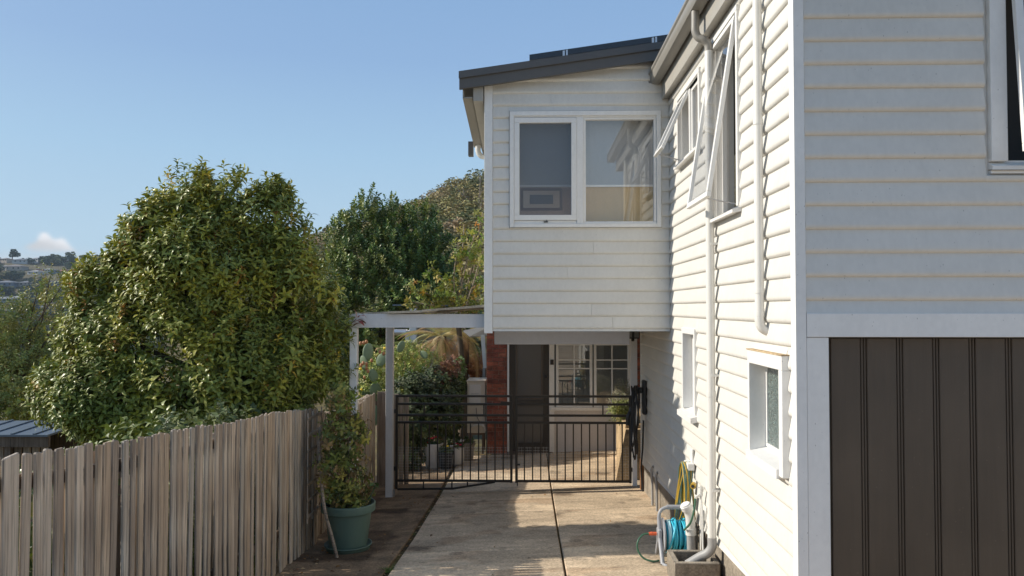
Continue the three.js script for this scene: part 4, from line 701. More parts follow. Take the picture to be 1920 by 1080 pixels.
// ---------------------------------------------------------------- planting helpers
function leafGeo(Ln, W, curl, fold, segs = 3) {        // blade along +z, upper side +y
  const pos = [], uv = [], rows = [];
  for (let i = 0; i <= segs; i++) { const t = i / segs, w = W * 0.5 * Math.pow(Math.sin(Math.PI * Math.min(1, 0.06 + t * 0.94)), 0.8), a = curl * t, z = Ln * t * (1 - 0.15 * t * Math.abs(curl)), y = -Ln * curl * t * t * 0.5; rows.push([V(-w, y + fold * w, z), V(0, y, z), V(w, y + fold * w, z)]); }
  for (let i = 0; i < segs; i++) for (let k = 0; k < 2; k++) { const a = rows[i][k], b = rows[i][k + 1], c = rows[i + 1][k + 1], d = rows[i + 1][k]; for (const p of [a, c, b, a, d, c]) { pos.push(p.x, p.y, p.z); uv.push(p.x, p.z); } }
  const g = new THREE.BufferGeometry(); g.setAttribute('position', new THREE.Float32BufferAttribute(pos, 3)); g.setAttribute('uv', new THREE.Float32BufferAttribute(uv, 2)); g.computeVertexNormals(); return toCreasedNormals(g, 1.2);
}
const euler = (x, y, z) => new THREE.Quaternion().setFromEuler(new THREE.Euler(x, y, z, 'YXZ'));
function sprig(n, len, Ln, W, curl, open, s, segs = 3) { // shoot along +y with n leaves
  const l = []; let a = s * 1.7;
  for (let i = 0; i < n; i++) { const t = (i + 0.5) / n, g = leafGeo(Ln * (0.75 + 0.5 * hash2(i, s, 1)) * (1 - 0.35 * t * t), W * (0.8 + 0.4 * hash2(i, s, 2)), curl * (0.6 + 0.9 * hash2(i, s, 3)), 0.35, segs); a += 2.399; g.rotateX(-(mix(0.15, open, t) + 0.35 * (hash2(i, s, 4) - 0.5))); g.rotateZ((hash2(i, s, 6) - 0.5) * 0.8); g.rotateY(a); g.translate(0, len * t, 0); l.push(g); }
  l.push(clean(new THREE.CylinderGeometry(0.0015, 0.003, len, 4, 1).translate(0, len / 2, 0))); return merge(l);
}
const shapesOf = (f, n) => Array.from({ length: n }, (_, i) => f(i + 1));
function toward(dir, spin) { return new THREE.Quaternion().setFromUnitVectors(V(0, 1, 0), dir).multiply(new THREE.Quaternion().setFromAxisAngle(V(0, 1, 0), spin)); }
function rdir() { const z = rr(-1, 1), a = rr(0, Math.PI * 2), q = Math.sqrt(1 - z * z); return V(q * Math.cos(a), z, q * Math.sin(a)); }
function crownList(blobs, n, o = {}) {
  const out = [], tot = blobs.reduce((s, b) => s + b.r * b.r, 0), up = o.up ?? 0.6;
  while (out.length < n) {
    let k = rnd() * tot, b = blobs[0]; for (const q of blobs) { k -= q.r * q.r; if (k <= 0) { b = q; break; } }
    const d = rdir(), depth = rnd() < (o.inner ?? 0.25) ? rr(0.45, 0.85) : rr(0.84, 1.04) + (rnd() < 0.06 ? rr(0, o.stray ?? 0.12) : 0);
    const p = b.c.clone().add(V(d.x * b.r * (b.sx ?? 1), d.y * b.r * (b.sy ?? 1), d.z * b.r * (b.sz ?? 1)).multiplyScalar(depth));
    if (o.keep && !o.keep(p)) continue;
    if (depth > 0.84 && blobs.some((q) => q !== b && V((p.x - q.c.x) / (q.sx ?? 1), (p.y - q.c.y) / (q.sy ?? 1), (p.z - q.c.z) / (q.sz ?? 1)).length() < q.r * 0.78)) continue;
    const dir = d.clone().multiplyScalar(o.out ?? 0.8).add(V(0, up, 0)).add(rdir().multiplyScalar(o.jit ?? 0.35)).normalize();
    out.push({ p, q: toward(dir, rnd() * 6.28), s: rr(o.s0 ?? 0.75, o.s1 ?? 1.2), c: o.color(p, d, depth) });
  }
  return out;
}
function spread(parent, name, geos, m, list) { const per = geos.map(() => []); list.forEach((e) => per[Math.floor(rnd() * geos.length)].push(e)); geos.forEach((g, i) => { if (per[i].length) copies(parent, name, g, m, per[i]); }); }
function trunk(parent, name, a, b, r0, r1, m, bend = 0.06) { const mid = a.clone().lerp(b, 0.5).add(rdir().multiplyScalar(a.distanceTo(b) * bend)); const c = new THREE.CatmullRomCurve3([a, mid, b]), N = 8, R = 8, pos = [], fr = c.computeFrenetFrames(N); const ring = []; for (let i = 0; i <= N; i++) { const p = c.getPoint(i / N), r = mix(r0, r1, i / N), row = []; for (let k = 0; k < R; k++) { const t = k / R * 6.2832; row.push(p.clone().addScaledVector(fr.normals[i], r * Math.cos(t)).addScaledVector(fr.binormals[i], r * Math.sin(t))); } ring.push(row); } const uv = []; for (let i = 0; i < N; i++) for (let k = 0; k < R; k++) { const l = (k + 1) % R; for (const [p, u, v] of [[ring[i][k], k, i], [ring[i][l], k + 1, i], [ring[i + 1][l], k + 1, i + 1], [ring[i][k], k, i], [ring[i + 1][l], k + 1, i + 1], [ring[i + 1][k], k, i + 1]]) { pos.push(p.x, p.y, p.z); uv.push(u / R * 0.5, v / N); } } const g = new THREE.BufferGeometry(); g.setAttribute('position', new THREE.Float32BufferAttribute(pos, 3)); g.setAttribute('uv', new THREE.Float32BufferAttribute(uv, 2)); g.computeVertexNormals(); return parent ? part(parent, name, toCreasedNormals(g, 1.5), m) : toCreasedNormals(g, 1.5); }
const tint = (...cs) => () => { const a = pick(cs), k = rr(0.75, 1.25); return L(a[0] * k * rr(0.9, 1.1), a[1] * k, a[2] * k * rr(0.8, 1.2)); };
const blobAt = (px, py, rpx, d, o = {}) => ({ c: at(px, py, d), r: rpx * d / F, ...o });

// ---------------------------------------------------------------- the big tree behind the fence
{
  const base = V(-3.9, ground(-4.1, 9.3) - 0.5, -9.0), t = thing('evergreen_tree', 'large glossy leaved evergreen tree leaning over the paling fence', 'tree', base);
  const blobs = [[375, 425, 80, 9.1], [475, 440, 76, 9.1], [305, 470, 76, 9.0], [232, 530, 82, 9.0], [175, 630, 100, 8.9], [92, 740, 62, 8.8], [390, 560, 165, 9.05], [520, 550, 92, 9.1], [572, 630, 72, 9.2], [330, 690, 170, 8.95], [480, 710, 130, 9.0], [592, 695, 54, 9.2], [250, 445, 32, 9.0], [505, 398, 40, 9.1], [372, 366, 30, 9.1], [430, 372, 26, 9.1], [190, 745, 112, 8.7], [420, 700, 140, 8.8], [545, 460, 30, 9.1], [205, 490, 26, 9.0], [320, 400, 26, 9.1], [620, 620, 34, 9.2], [150, 560, 36, 9.0], [345, 352, 14, 9.1], [520, 370, 14, 9.1], [275, 415, 16, 9.0], [545, 415, 16, 9.1]].map(([x, y, r, d]) => blobAt(x + (x < 260 ? (y < 680 ? 48 : 26) : x < 320 && y < 600 ? 16 : 0), y + (y < 500 ? 14 : 4), r * (x < 260 && y < 680 ? 0.82 : 0.9), d, { sz: 0.72 }));
  const main = blobs.slice(); for (let k = 0; k < 64; k++) { const b = pick(main), d = rdir(); if (d.z < -0.3) d.z *= -1; if (d.y < -0.2) d.y *= -1; blobs.push({ c: b.c.clone().add(V(d.x * b.r, d.y * b.r, d.z * b.r * 0.72).multiplyScalar(0.94)), r: rr(0.13, 0.25), sz: 0.9, sy: rr(1, 1.5) }); }
  const keep = (p) => { if (p.x > XF - 0.12 && p.y < E - 1.0 && -p.z < 9.1) return false; if (p.x > -2.12 || (p.x > -2.32 && p.y < E - 1.1)) return false; const n = vnoise(p.x * 2.6 + 50, p.y * 3.1 + 50, 999, 999, 3) * 0.6 + vnoise(p.z * 2.6 + 50, p.x * 2.2 + p.y * 1.7 + 60, 999, 999, 4) * 0.4; return n > 0.395 || rnd() < 0.2; };
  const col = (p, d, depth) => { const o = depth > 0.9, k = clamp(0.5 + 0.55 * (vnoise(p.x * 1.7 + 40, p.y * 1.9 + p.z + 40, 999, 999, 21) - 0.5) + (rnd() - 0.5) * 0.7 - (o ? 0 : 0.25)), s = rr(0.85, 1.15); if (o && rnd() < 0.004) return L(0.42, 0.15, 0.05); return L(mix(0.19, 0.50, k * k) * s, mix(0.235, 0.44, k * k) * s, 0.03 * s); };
  const geos = shapesOf((i) => sprig(9, 0.16, 0.10, 0.033, 1.1, 1.2, i), 6);
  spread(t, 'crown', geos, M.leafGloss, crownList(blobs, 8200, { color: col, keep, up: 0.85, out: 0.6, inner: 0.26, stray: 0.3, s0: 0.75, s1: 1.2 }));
  spread(t, 'crown', geos, M.leafGloss, crownList(blobs, 420, { color: () => { const k = rr(0.8, 1.2), a = pick([[0.56, 0.42, 0.04], [0.50, 0.33, 0.045], [0.46, 0.42, 0.04], [0.55, 0.25, 0.05]]); return L(a[0] * k, a[1] * k, a[2]); }, keep: (p) => keep(p) && p.y > E - 1.0, up: 1.5, out: 0.6, jit: 0.2, inner: 0, stray: 0.4, s0: 0.7, s1: 1.0 }));
  trunk(t, 'trunk', base.clone(), V(-3.85, E - 0.6, -9.0), 0.13, 0.08, M.bark);
  for (const b of blobs.slice(0, 12)) trunk(t, 'branch', V(rr(-3.95, -3.8), E - rr(0.7, 1.6), -9.0), b.c.clone(), 0.045, 0.012, M.bark, 0.1);
  const red = shapesOf((i) => leafGeo(0.13, 0.04, 0.5 + 0.25 * i, 0.3, 4), 3), rm = std(L(0.30, 0.055, 0.035), 0.45), rm2 = std(L(0.20, 0.075, 0.03), 0.45), c = at(668, 598, 9.2);
  for (let k = 0; k < 9; k++) { const o = placed(t, 'red_leaf', red[k % 3], k % 3 ? rm : rm2, c.clone().add(V(rr(-0.06, 0.04), rr(-0.10, 0.12), rr(-0.04, 0.04))), [rr(-0.9, 0.7), rr(0.2, 2.6), rr(-0.5, 0.5)]); o.rotation.order = 'YXZ'; }
  trunk(t, 'twig', at(610, 650, 9.35), c, 0.008, 0.003, M.bark);
}
// ---------------------------------------------------------------- understorey behind the near fence
{
  const t = thing('fence_shrubs', 'leafy shrubs filling the space right behind the long paling fence', 'shrub', V(-3.2, ground(-3.2, 6.5) - 0.4, -6.5)), blobs = [];
  for (let d = 4.2; d < 9.4; d += 0.62) for (const up of [0.15, 0.7, 1.2]) blobs.push({ c: V(-3.15 + rr(-0.12, 0.1), ground(-3.2, d) + up + rr(-0.08, 0.08), -d), r: rr(0.36, 0.44) });
  spread(t, 'foliage', shapesOf((i) => sprig(9, 0.16, 0.12, 0.04, 0.9, 1.1, i + 220, 2), 3), M.leafGloss, crownList(blobs, 2000, { inner: 0.4, keep: (p) => p.x < XF - 0.2 && p.y < fenceTopAt(clamp(-p.z, 2.5, 9)) - (-p.z < 6.5 ? 0.3 : 0.02), color: tint([0.13, 0.17, 0.03], [0.18, 0.21, 0.032], [0.09, 0.13, 0.025]) }));
}
// ---------------------------------------------------------------- potted climber
{
  const pd = 8.62, c = V(at(653, 990, pd).x, ground(-2, pd), -pd), t = thing('potted_plant', 'bushy leafy plant in a large green pot by the trellis', 'potted plant', c);
  part(t, 'saucer', lathe([[0, 0.002], [0.215, 0.002], [0.235, 0.012], [0.25, 0.055], [0.262, 0.062], [0.262, 0.072], [0.246, 0.072], [0.225, 0.03], [0, 0.026]], 48, c), M.potGreen);
  part(t, 'pot', lathe([[0, 0.028], [0.195, 0.028], [0.205, 0.04], [0.256, 0.425], [0.262, 0.43], [0.286, 0.432], [0.296, 0.44], [0.300, 0.515], [0.292, 0.525], [0.268, 0.522], [0.262, 0.47], [0, 0.465]], 64, c), M.potGreen);
  part(t, 'soil', lathe([[0, 0.49], [0.15, 0.485], [0.262, 0.478]], 24, c), M.soil);
  const blobs = [[632, 880, 48], [640, 820, 44], [620, 850, 30], [655, 920, 36], [628, 920, 32], [635, 775, 28], [620, 805, 22], [668, 930, 22], [640, 745, 22]].map((b) => blobAt(b[0], b[1], b[2], pd - rr(-0.1, 0.15), { sz: 1.3 }));
  spread(t, 'foliage', shapesOf((i) => sprig(6, 0.11, 0.075, 0.036, 1.0, 0.7, i + 30), 4), M.leafSoft, crownList(blobs, 520, { up: -0.25, out: 0.5, jit: 0.6, inner: 0.4, keep: (p) => p.y > c.y + 0.49 && p.x > -2.24, color: tint([0.20, 0.245, 0.045], [0.26, 0.28, 0.055], [0.15, 0.20, 0.045], [0.34, 0.31, 0.06], [0.30, 0.20, 0.07]) }));
  for (let k = 0; k < 9; k++) trunk(t, 'stem', c.clone().add(V(rr(-0.14, 0.14), 0.47, rr(-0.1, 0.1))), at(rr(600, 665), rr(770, 880), pd + rr(-0.1, 0.1)), 0.009, 0.004, M.bark, 0.08);
  const arm = at(705, 908, pd); trunk(t, 'stem', c.clone().add(V(0.15, 0.48, 0)), arm, 0.007, 0.003, M.hoseGreen, 0.1);
  const lg = leafGeo(0.10, 0.05, 0.7, 0.3, 4), lm = std(L(0.09, 0.135, 0.03), 0.6);
  for (let k = 0; k < 9; k++) { const p = at(mix(672, 706, k / 8), mix(935, 906, k / 8) + rr(-4, 4), pd); const o = placed(t, 'leaf', lg, lm, p, [rr(-0.2, 0.5), rr(0, 6.28), rr(-0.4, 0.4)]); o.rotation.order = 'YXZ'; }
  const s = thing('leaning_branch', 'bare curved branch leaning between the trellis and green pot', 'branch', at(632, 1034, 8.35));
  const pts = [[632, 1034, 8.2], [622, 1005, 8.2], [612, 970, 8.2], [605, 930, 8.25], [602, 890, 8.3], [598, 845, 8.4], [600, 800, 8.5]].map((q) => at(...q)); pts[0].y = ground(pts[0].x, 8.2) + 0.01;
  part(s, 'branch', tube(pts, 0.018, 40, 8), M.barkPale);
}
// ---------------------------------------------------------------- behind the gate: pots, heat pump, hedge, garden bed
{
  const G = (px, d) => { const x = at(px, 850, d).x; return V(x, ground(x, d), -d); };
  const pot = (label, px, d, prof, m, cat = 'pot') => { const c = G(px, d), t = thing('flower_pot', label, cat, c, 'pots beside the hedge'); part(t, 'pot', lathe(prof, 32, c), m); return [t, c]; };
  const flowers = (t, c, y, n, r, ms) => { spread(t, 'foliage', shapesOf((i) => sprig(5, 0.06, 0.05, 0.03, 0.6, 0.8, i + 60), 2), M.leafSoft, crownList([{ c: c.clone().add(V(0, y + 0.03, 0)), r, sy: 0.6 }], 60, { color: tint([0.06, 0.11, 0.02], [0.12, 0.15, 0.03]) })); for (let k = 0; k < n; k++) { const p = c.clone().add(V(rr(-r, r), y + rr(0.04, 0.15), rr(-r, r))); part(t, 'flower', merge([sphere(0.022, p, 7, 5, 1, 0.6, 1), sphere(0.015, p.clone().add(V(0.02, 0.005, 0.01)), 6, 4), sphere(0.015, p.clone().add(V(-0.018, 0, 0.008)), 6, 4)]), pick(ms)); } };
  { const [t, c] = pot('tall white tapered pot with red flowers, leftmost beside the hedge', 812, 14.2, [[0, 0], [0.12, 0], [0.135, 0.02], [0.185, 0.44], [0.18, 0.45], [0.165, 0.44], [0.15, 0.4], [0, 0.4]], M.potWhite); flowers(t, c, 0.42, 7, 0.14, [M.flowerRed]); }
  { const [t, c] = pot('small black pot with yellow green leaves between the two white pots', 836, 14.05, [[0, 0], [0.10, 0], [0.13, 0.26], [0.145, 0.26], [0.145, 0.3], [0.13, 0.3], [0.12, 0.26], [0, 0.26]], M.potBlack); flowers(t, c, 0.27, 3, 0.1, [M.flowerYellow]); }
  { const [t, c] = pot('rounded white pot with red and white flowers', 855, 14.35, [[0, 0], [0.09, 0], [0.13, 0.04], [0.15, 0.12], [0.15, 0.33], [0.14, 0.34], [0.13, 0.32], [0, 0.3]], M.potWhite); flowers(t, c, 0.32, 12, 0.12, [M.flowerRed, M.flowerWhite]); }
  { const [t, c] = pot('grey stone pot nearest the heat pump', 876, 14.8, [[0, 0], [0.11, 0], [0.15, 0.34], [0.14, 0.35], [0.12, 0.33], [0, 0.3]], M.potGrey); flowers(t, c, 0.31, 2, 0.1, [M.flowerWhite]); }
  // heat pump
  const z = -15.35, x0 = at(876, 760, 15.35).x, x1 = at(910, 760, 15.35).x, y1 = at(900, 716, 15.35).y, y0 = at(900, 812, 15.35).y, a = thing('heat_pump', 'beige outdoor heat pump unit standing left of the brick pier', 'heat pump', V((x0 + x1) / 2, y0 - 0.36, z));
  part(a, 'case', box(x0, x1, y0, y1, z - 0.6, z, 0.012), M.acBeige); part(a, 'lid', box(x0 - 0.008, x1 + 0.008, y1 + 0.001, y1 + 0.03, z - 0.61, z + 0.01, 0.008), M.acBeige);
  part(a, 'service_panel', box(x0 + 0.04, x1 - 0.09, y1 - 0.46, y1 - 0.06, z + 0.001, z + 0.014, 0.006), M.potWhite);
  for (let k = 0; k < 2; k++) part(a, 'vent_slot', box(x0 + 0.08, x1 - 0.13, y1 - 0.24 - k * 0.05, y1 - 0.228 - k * 0.05, z + 0.014, z + 0.017), M.reelGrey);
  part(a, 'refrigerant_pipe', tube([V(x0 + 0.1, y0 + 0.12, z), V(x0 + 0.11, y0 + 0.13, z + 0.06), V(x0 + 0.18, y0 + 0.17, z + 0.07), V(x1 - 0.04, y0 + 0.15, z + 0.05), V(x1 + 0.01, y0 + 0.05, z + 0.02)], 0.02, 24, 8), M.potWhite);
  part(a, 'cable', tube([V(x1 - 0.09, y0 + 0.2, z + 0.02), V(x1 - 0.16, y0 + 0.32, z + 0.03), V(x1 - 0.18, y0 + 0.5, z + 0.02)], 0.006, 20, 6), M.black);
  part(a, 'stand', merge([box(x0 + 0.02, x1 - 0.02, y0 - 0.04, y0 - 0.001, z - 0.1, z - 0.02), ...[x0 + 0.03, x1 - 0.07].map((x) => box(x, x + 0.04, y0 - 0.42, y0 - 0.04, z - 0.09, z - 0.04)), ...[x0 + 0.03, x1 - 0.07].map((x) => box(x, x + 0.04, y0 - 0.42, y0, z - 0.55, z - 0.5))]), M.timberDark);
  // downpipe beside the pier, rear awning frame and outbuilding
  const c = thing('rear_awning_frame', 'white post and beam of a small awning behind the brick pier', 'awning', V(-1.05, E - 3.0, -16.6));
  part(c, 'post', solid([at(901, 628, 16.6), at(909, 628, 16.6), at(912, 690, 16.6), at(906, 690, 16.6)].reverse(), [at(901, 628, 16.6), at(909, 628, 16.6), at(912, 690, 16.6), at(906, 690, 16.6)].map((p) => p.add(V(0, 0, -0.08))).reverse()), M.trim);
  part(c, 'lower_post', box(-1.01, -0.95, E - 3.0, at(908, 690, 16.6).y, -16.67, -16.6), M.pipeGrey);
  part(c, 'beam', solid([at(880, 631, 16.3), at(868, 620, 16.3), at(925, 608, 17.3), at(925, 628, 17.3)], [at(880, 631, 16.3), at(868, 620, 16.3), at(925, 608, 17.3), at(925, 628, 17.3)].map((p) => p.add(V(0, -0.02, -0.12)))), M.lilac);
  const ob = thing('garden_outbuilding', 'small white and beige outbuilding seen beneath the pergola beam', 'shed', V(-2.7, E - 3.9, -21)), o0 = at(761, 640, 20.4), o1 = at(779, 640, 20.4), o2 = at(832, 640, 20.6);
  part(ob, 'wall', box(o1.x, o2.x + 0.2, E - 4.2, E + 0.0, -22.5, -20.6), std(L(0.44, 0.40, 0.34), 0.9, { map: concTex }));
  part(ob, 'fascia_box', box(at(768, 640, 20.4).x, o1.x + 0.02, at(770, 643, 20.4).y, E + 0.05, -22.6, -20.35, 0.005), M.trim);
  part(ob, 'gutter_box', box(at(760, 640, 20.3).x, at(768, 640, 20.3).x - 0.003, at(770, 642, 20.3).y, at(770, 620, 20.3).y, -22.5, -20.3, 0.005), M.lilac);
  part(ob, 'roof', box(at(738, 640, 20.5).x, o2.x + 0.3, E + 0.051, E + 0.09, -22.7, -20.3), M.shedRoof);
  part(ob, 'flue', cyl(at(739, 623, 20.6), at(763, 623, 20.6), 0.09, 0.09, 14), M.alu);

  // garden bed wall and its plants right of the gate
  const bd = thing('garden_bed_wall', 'low sandstone coloured garden bed wall in sun behind the right gate leaf', 'wall', V(1.75, ground(1.7, 13.4), -13.4));
  const q = (d) => [V(mix(1.32, 1.62, (d - 12.3) / 2.6) + 0.03, ground(1.5, d) - 0.05, -d), V(mix(1.52, 1.66, (d - 12.3) / 2.6), E - 1.93, -d), V(2.4, E - 1.93, -d), V(2.4, ground(1.5, d) - 0.05, -d)];
  part(bd, 'wall', solid(q(12.35), q(14.9)), M.sandstone);
  for (let k = 0; k < 7; k++) { const d = 12.5 + k * 0.33; part(bd, 'cap_stone', box(1.52 + (d - 12.3) * 0.05, 1.80, E - 1.928, E - 1.87 + rr(-0.01, 0.01), -d - 0.29, -d, 0.02), M.sandstone); }
  const lv = thing('lavender_bush', 'pale silver bush on the garden bed wall', 'bush', V(1.8, E - 1.9, -13.7));
  spread(lv, 'foliage', shapesOf((i) => sprig(9, 0.16, 0.07, 0.008, 0.2, 0.9, i + 90, 2), 3), M.leafSoft, crownList([blobAt(1168, 752, 17, 13.7), blobAt(1176, 735, 13, 13.8), blobAt(1182, 758, 14, 13.8)], 240, { up: 1.0, color: tint([0.42, 0.38, 0.28], [0.36, 0.34, 0.24], [0.28, 0.30, 0.18]) }));
  const gb = thing('grassy_plant', 'small bright green plant at the edge of the garden bed', 'plant', V(1.65, E - 1.9, -13.2));
  spread(gb, 'foliage', shapesOf((i) => sprig(8, 0.10, 0.10, 0.014, 0.6, 0.8, i + 95, 2), 3), M.leafSoft, crownList([blobAt(1165, 775, 12, 13.2), blobAt(1174, 770, 10, 13.2), blobAt(1158, 768, 7, 13.1)], 150, { up: 0.7, color: tint([0.20, 0.24, 0.05], [0.26, 0.28, 0.07]) }));
}
// ---------------------------------------------------------------- hedge, bushes, cactus and ferns left of the entry
function bush(name, label, base, blobs, n, geos, colors, m = M.leafSoft, o = {}) { const t = thing(name, label, o.cat ?? 'bush', base); spread(t, o.part ?? 'foliage', geos, m, crownList(blobs, n, { color: tint(...colors), inner: 0.4, ...o })); return t; }
{
  const broad = shapesOf((i) => sprig(6, 0.10, 0.075, 0.055, 0.6, 0.7, i + 110), 3), small = shapesOf((i) => sprig(9, 0.12, 0.05, 0.026, 0.5, 0.9, i + 120), 3);
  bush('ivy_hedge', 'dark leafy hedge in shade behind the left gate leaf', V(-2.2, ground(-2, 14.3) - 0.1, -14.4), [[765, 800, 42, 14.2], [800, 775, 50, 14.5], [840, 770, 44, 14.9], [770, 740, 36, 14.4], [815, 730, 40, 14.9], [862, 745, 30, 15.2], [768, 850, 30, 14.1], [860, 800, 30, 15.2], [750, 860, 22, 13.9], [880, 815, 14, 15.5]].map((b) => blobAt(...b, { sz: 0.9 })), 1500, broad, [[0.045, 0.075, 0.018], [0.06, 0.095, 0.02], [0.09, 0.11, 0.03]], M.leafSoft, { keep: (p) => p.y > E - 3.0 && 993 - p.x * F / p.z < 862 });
  bush('flowering_shrub', 'bright green sunlit shrub over the hedge beside the prickly pear', V(-3.0, E - 3.1, -15.4), [[700, 715, 28, 15.0], [730, 690, 36, 15.4], [770, 680, 36, 15.6], [800, 695, 28, 15.6], [690, 738, 18, 14.8], [755, 720, 30, 15.2]].map((b) => blobAt(...b)), 900, small, [[0.30, 0.38, 0.06], [0.38, 0.42, 0.08], [0.22, 0.30, 0.05], [0.46, 0.44, 0.11]], M.leafGloss);
  bush('wilted_vine', 'brown wilted vine hanging over the hedge left of the heat pump', V(-1.8, E - 2.6, -15.3), [[838, 690, 15, 15.0], [828, 712, 13, 14.9], [850, 684, 12, 15.1]].map((b) => blobAt(...b)), 160, small, [[0.20, 0.085, 0.05], [0.26, 0.13, 0.07]], M.leafSoft, { up: -0.6, cat: 'vine' });
  bush('broadleaf_climber', 'broad green climber beside the heat pump', V(-1.5, E - 2.4, -15.6), [[862, 715, 22, 15.6], [850, 735, 20, 15.5], [870, 690, 16, 15.8], [872, 745, 14, 15.7]].map((b) => blobAt(...b)), 260, broad, [[0.11, 0.18, 0.04], [0.16, 0.22, 0.055], [0.08, 0.13, 0.03]], M.leafGloss, { up: -0.2, cat: 'climber', keep: (p) => 993 - p.x * F / p.z < 868 });
  bush('rust_shrub', 'rust coloured feathery shrub beside the brick pier', V(-1.4, E - 2.6, -18), [[898, 694, 18, 18], [885, 702, 14, 18.2], [905, 678, 12, 18.2]].map((b) => blobAt(...b)), 320, shapesOf((i) => sprig(10, 0.15, 0.06, 0.014, 0.5, 0.8, i + 130, 2), 2), [[0.36, 0.14, 0.05], [0.30, 0.11, 0.04], [0.42, 0.20, 0.08]]);
  // prickly pear
  const cb = at(692, 740, 14.9), c = thing('prickly_pear', 'prickly pear cactus with orange fruit above the short fence', 'cactus', V(cb.x, E - 3.2, cb.z));
  const padG = new THREE.SphereGeometry(1, 18, 12); padG.scale(1, 1, 0.16);
  const pads = [[690, 660, 10, 17, 0.1], [681, 705, 8, 17, -0.15], [715, 675, 10, 13, 0.6], [678, 735, 8, 14, 0.3], [700, 704, 9, 13, -0.5], [752, 650, 7, 12, 0.7], [690, 745, 12, 20, 0.2], [705, 735, 12, 18, -0.3], [692, 775, 12, 22, 0.1], [666, 725, 8, 14, 0.4], [683, 680, 9, 14, -0.6], [702, 780, 11, 20, 0.2], [795, 665, 9, 7, 0.9]];
  for (const [px, py, rx, ry, a] of pads) { const d = 14.9 + rr(-0.15, 0.15); placed(c, 'pad', padG, M.cactus, at(px, py, d), [rr(-0.2, 0.2), rr(-0.6, 0.6), -a * 0.6], [rx * d / F, ry * d / F, ry * d / F]); }
  for (const [px, py] of [[681, 681], [687, 683], [697, 676], [687, 690], [690, 696], [677, 685], [684, 707], [682, 643], [687, 641], [676, 644], [712, 660], [719, 663]]) part(c, 'fruit', sphere(0.034, at(px, py, 14.72), 10, 8, 0.85, 1.2, 0.85), M.fruit);
  for (const [px, py] of [[722, 653], [676, 692], [678, 731]]) part(c, 'flower', sphere(0.035, at(px, py, 14.7), 8, 6, 1, 0.8, 1), M.flowerYellow);
  // tree ferns
  const frond = (len, s) => { const l = [], N = 40; for (let i = 1; i < N; i++) { const t = i / N, w = 0.17 * Math.sin(Math.PI * Math.min(1, t * 0.92 + 0.08)) * len, y = 0.35 * len * (t - 1.6 * t * t), z = len * t * (1 - 0.18 * t); for (const q of [-1, 1]) { const g = leafGeo(w, 0.016 * len / 1.3, 0.5, 0.1, 2); g.rotateY(q * 1.25); g.rotateZ(-q * 0.25); g.translate(0, y, z); l.push(g); } } return merge(l); };
  const fg = [1, 2].map((i) => frond(1.25, i)), fm = [L(0.40, 0.37, 0.08), L(0.56, 0.42, 0.12), L(0.58, 0.36, 0.16), L(0.26, 0.31, 0.06), L(0.44, 0.24, 0.11)].map((k) => { const m = M.frond.clone(); m.color = k; return m; });
  const fern = (label, px, py, d, n, sc) => { const h = at(px, py, d), t = thing('tree_fern', label, 'tree fern', V(h.x, E - 4.0, h.z), 'tree ferns behind the hedge'); trunk(t, 'trunk', V(h.x, E - 4.0, h.z), h, 0.14, 0.11, M.bark, 0.02); for (let k = 0; k < n; k++) { const o = placed(t, 'frond', fg[k % 2], k < n * 0.45 ? pick(fm.slice(2)) : pick(fm.slice(0, 4)), h, null, [sc * rr(0.8, 1.1), sc * rr(0.8, 1.1), sc * rr(0.8, 1.15)]); o.rotation.order = 'YXZ'; o.rotation.set(k < n * 0.45 ? rr(0.3, 1.1) : rr(-0.45, 0.35), k * 2.399 + rr(-0.2, 0.2), rr(-0.15, 0.15)); } };
  fern('golden tree fern right of centre behind the hedge', 872, 625, 17.9, 24, 1.1);
  fern('tall golden brown tree fern in the middle behind the hedge', 828, 630, 17.4, 24, 1.05);
  fern('tree fern beneath the white outbuilding', 778, 650, 17.7, 18, 0.95);
  fern('low tree fern behind the prickly pear', 735, 665, 17.2, 16, 0.85);
}
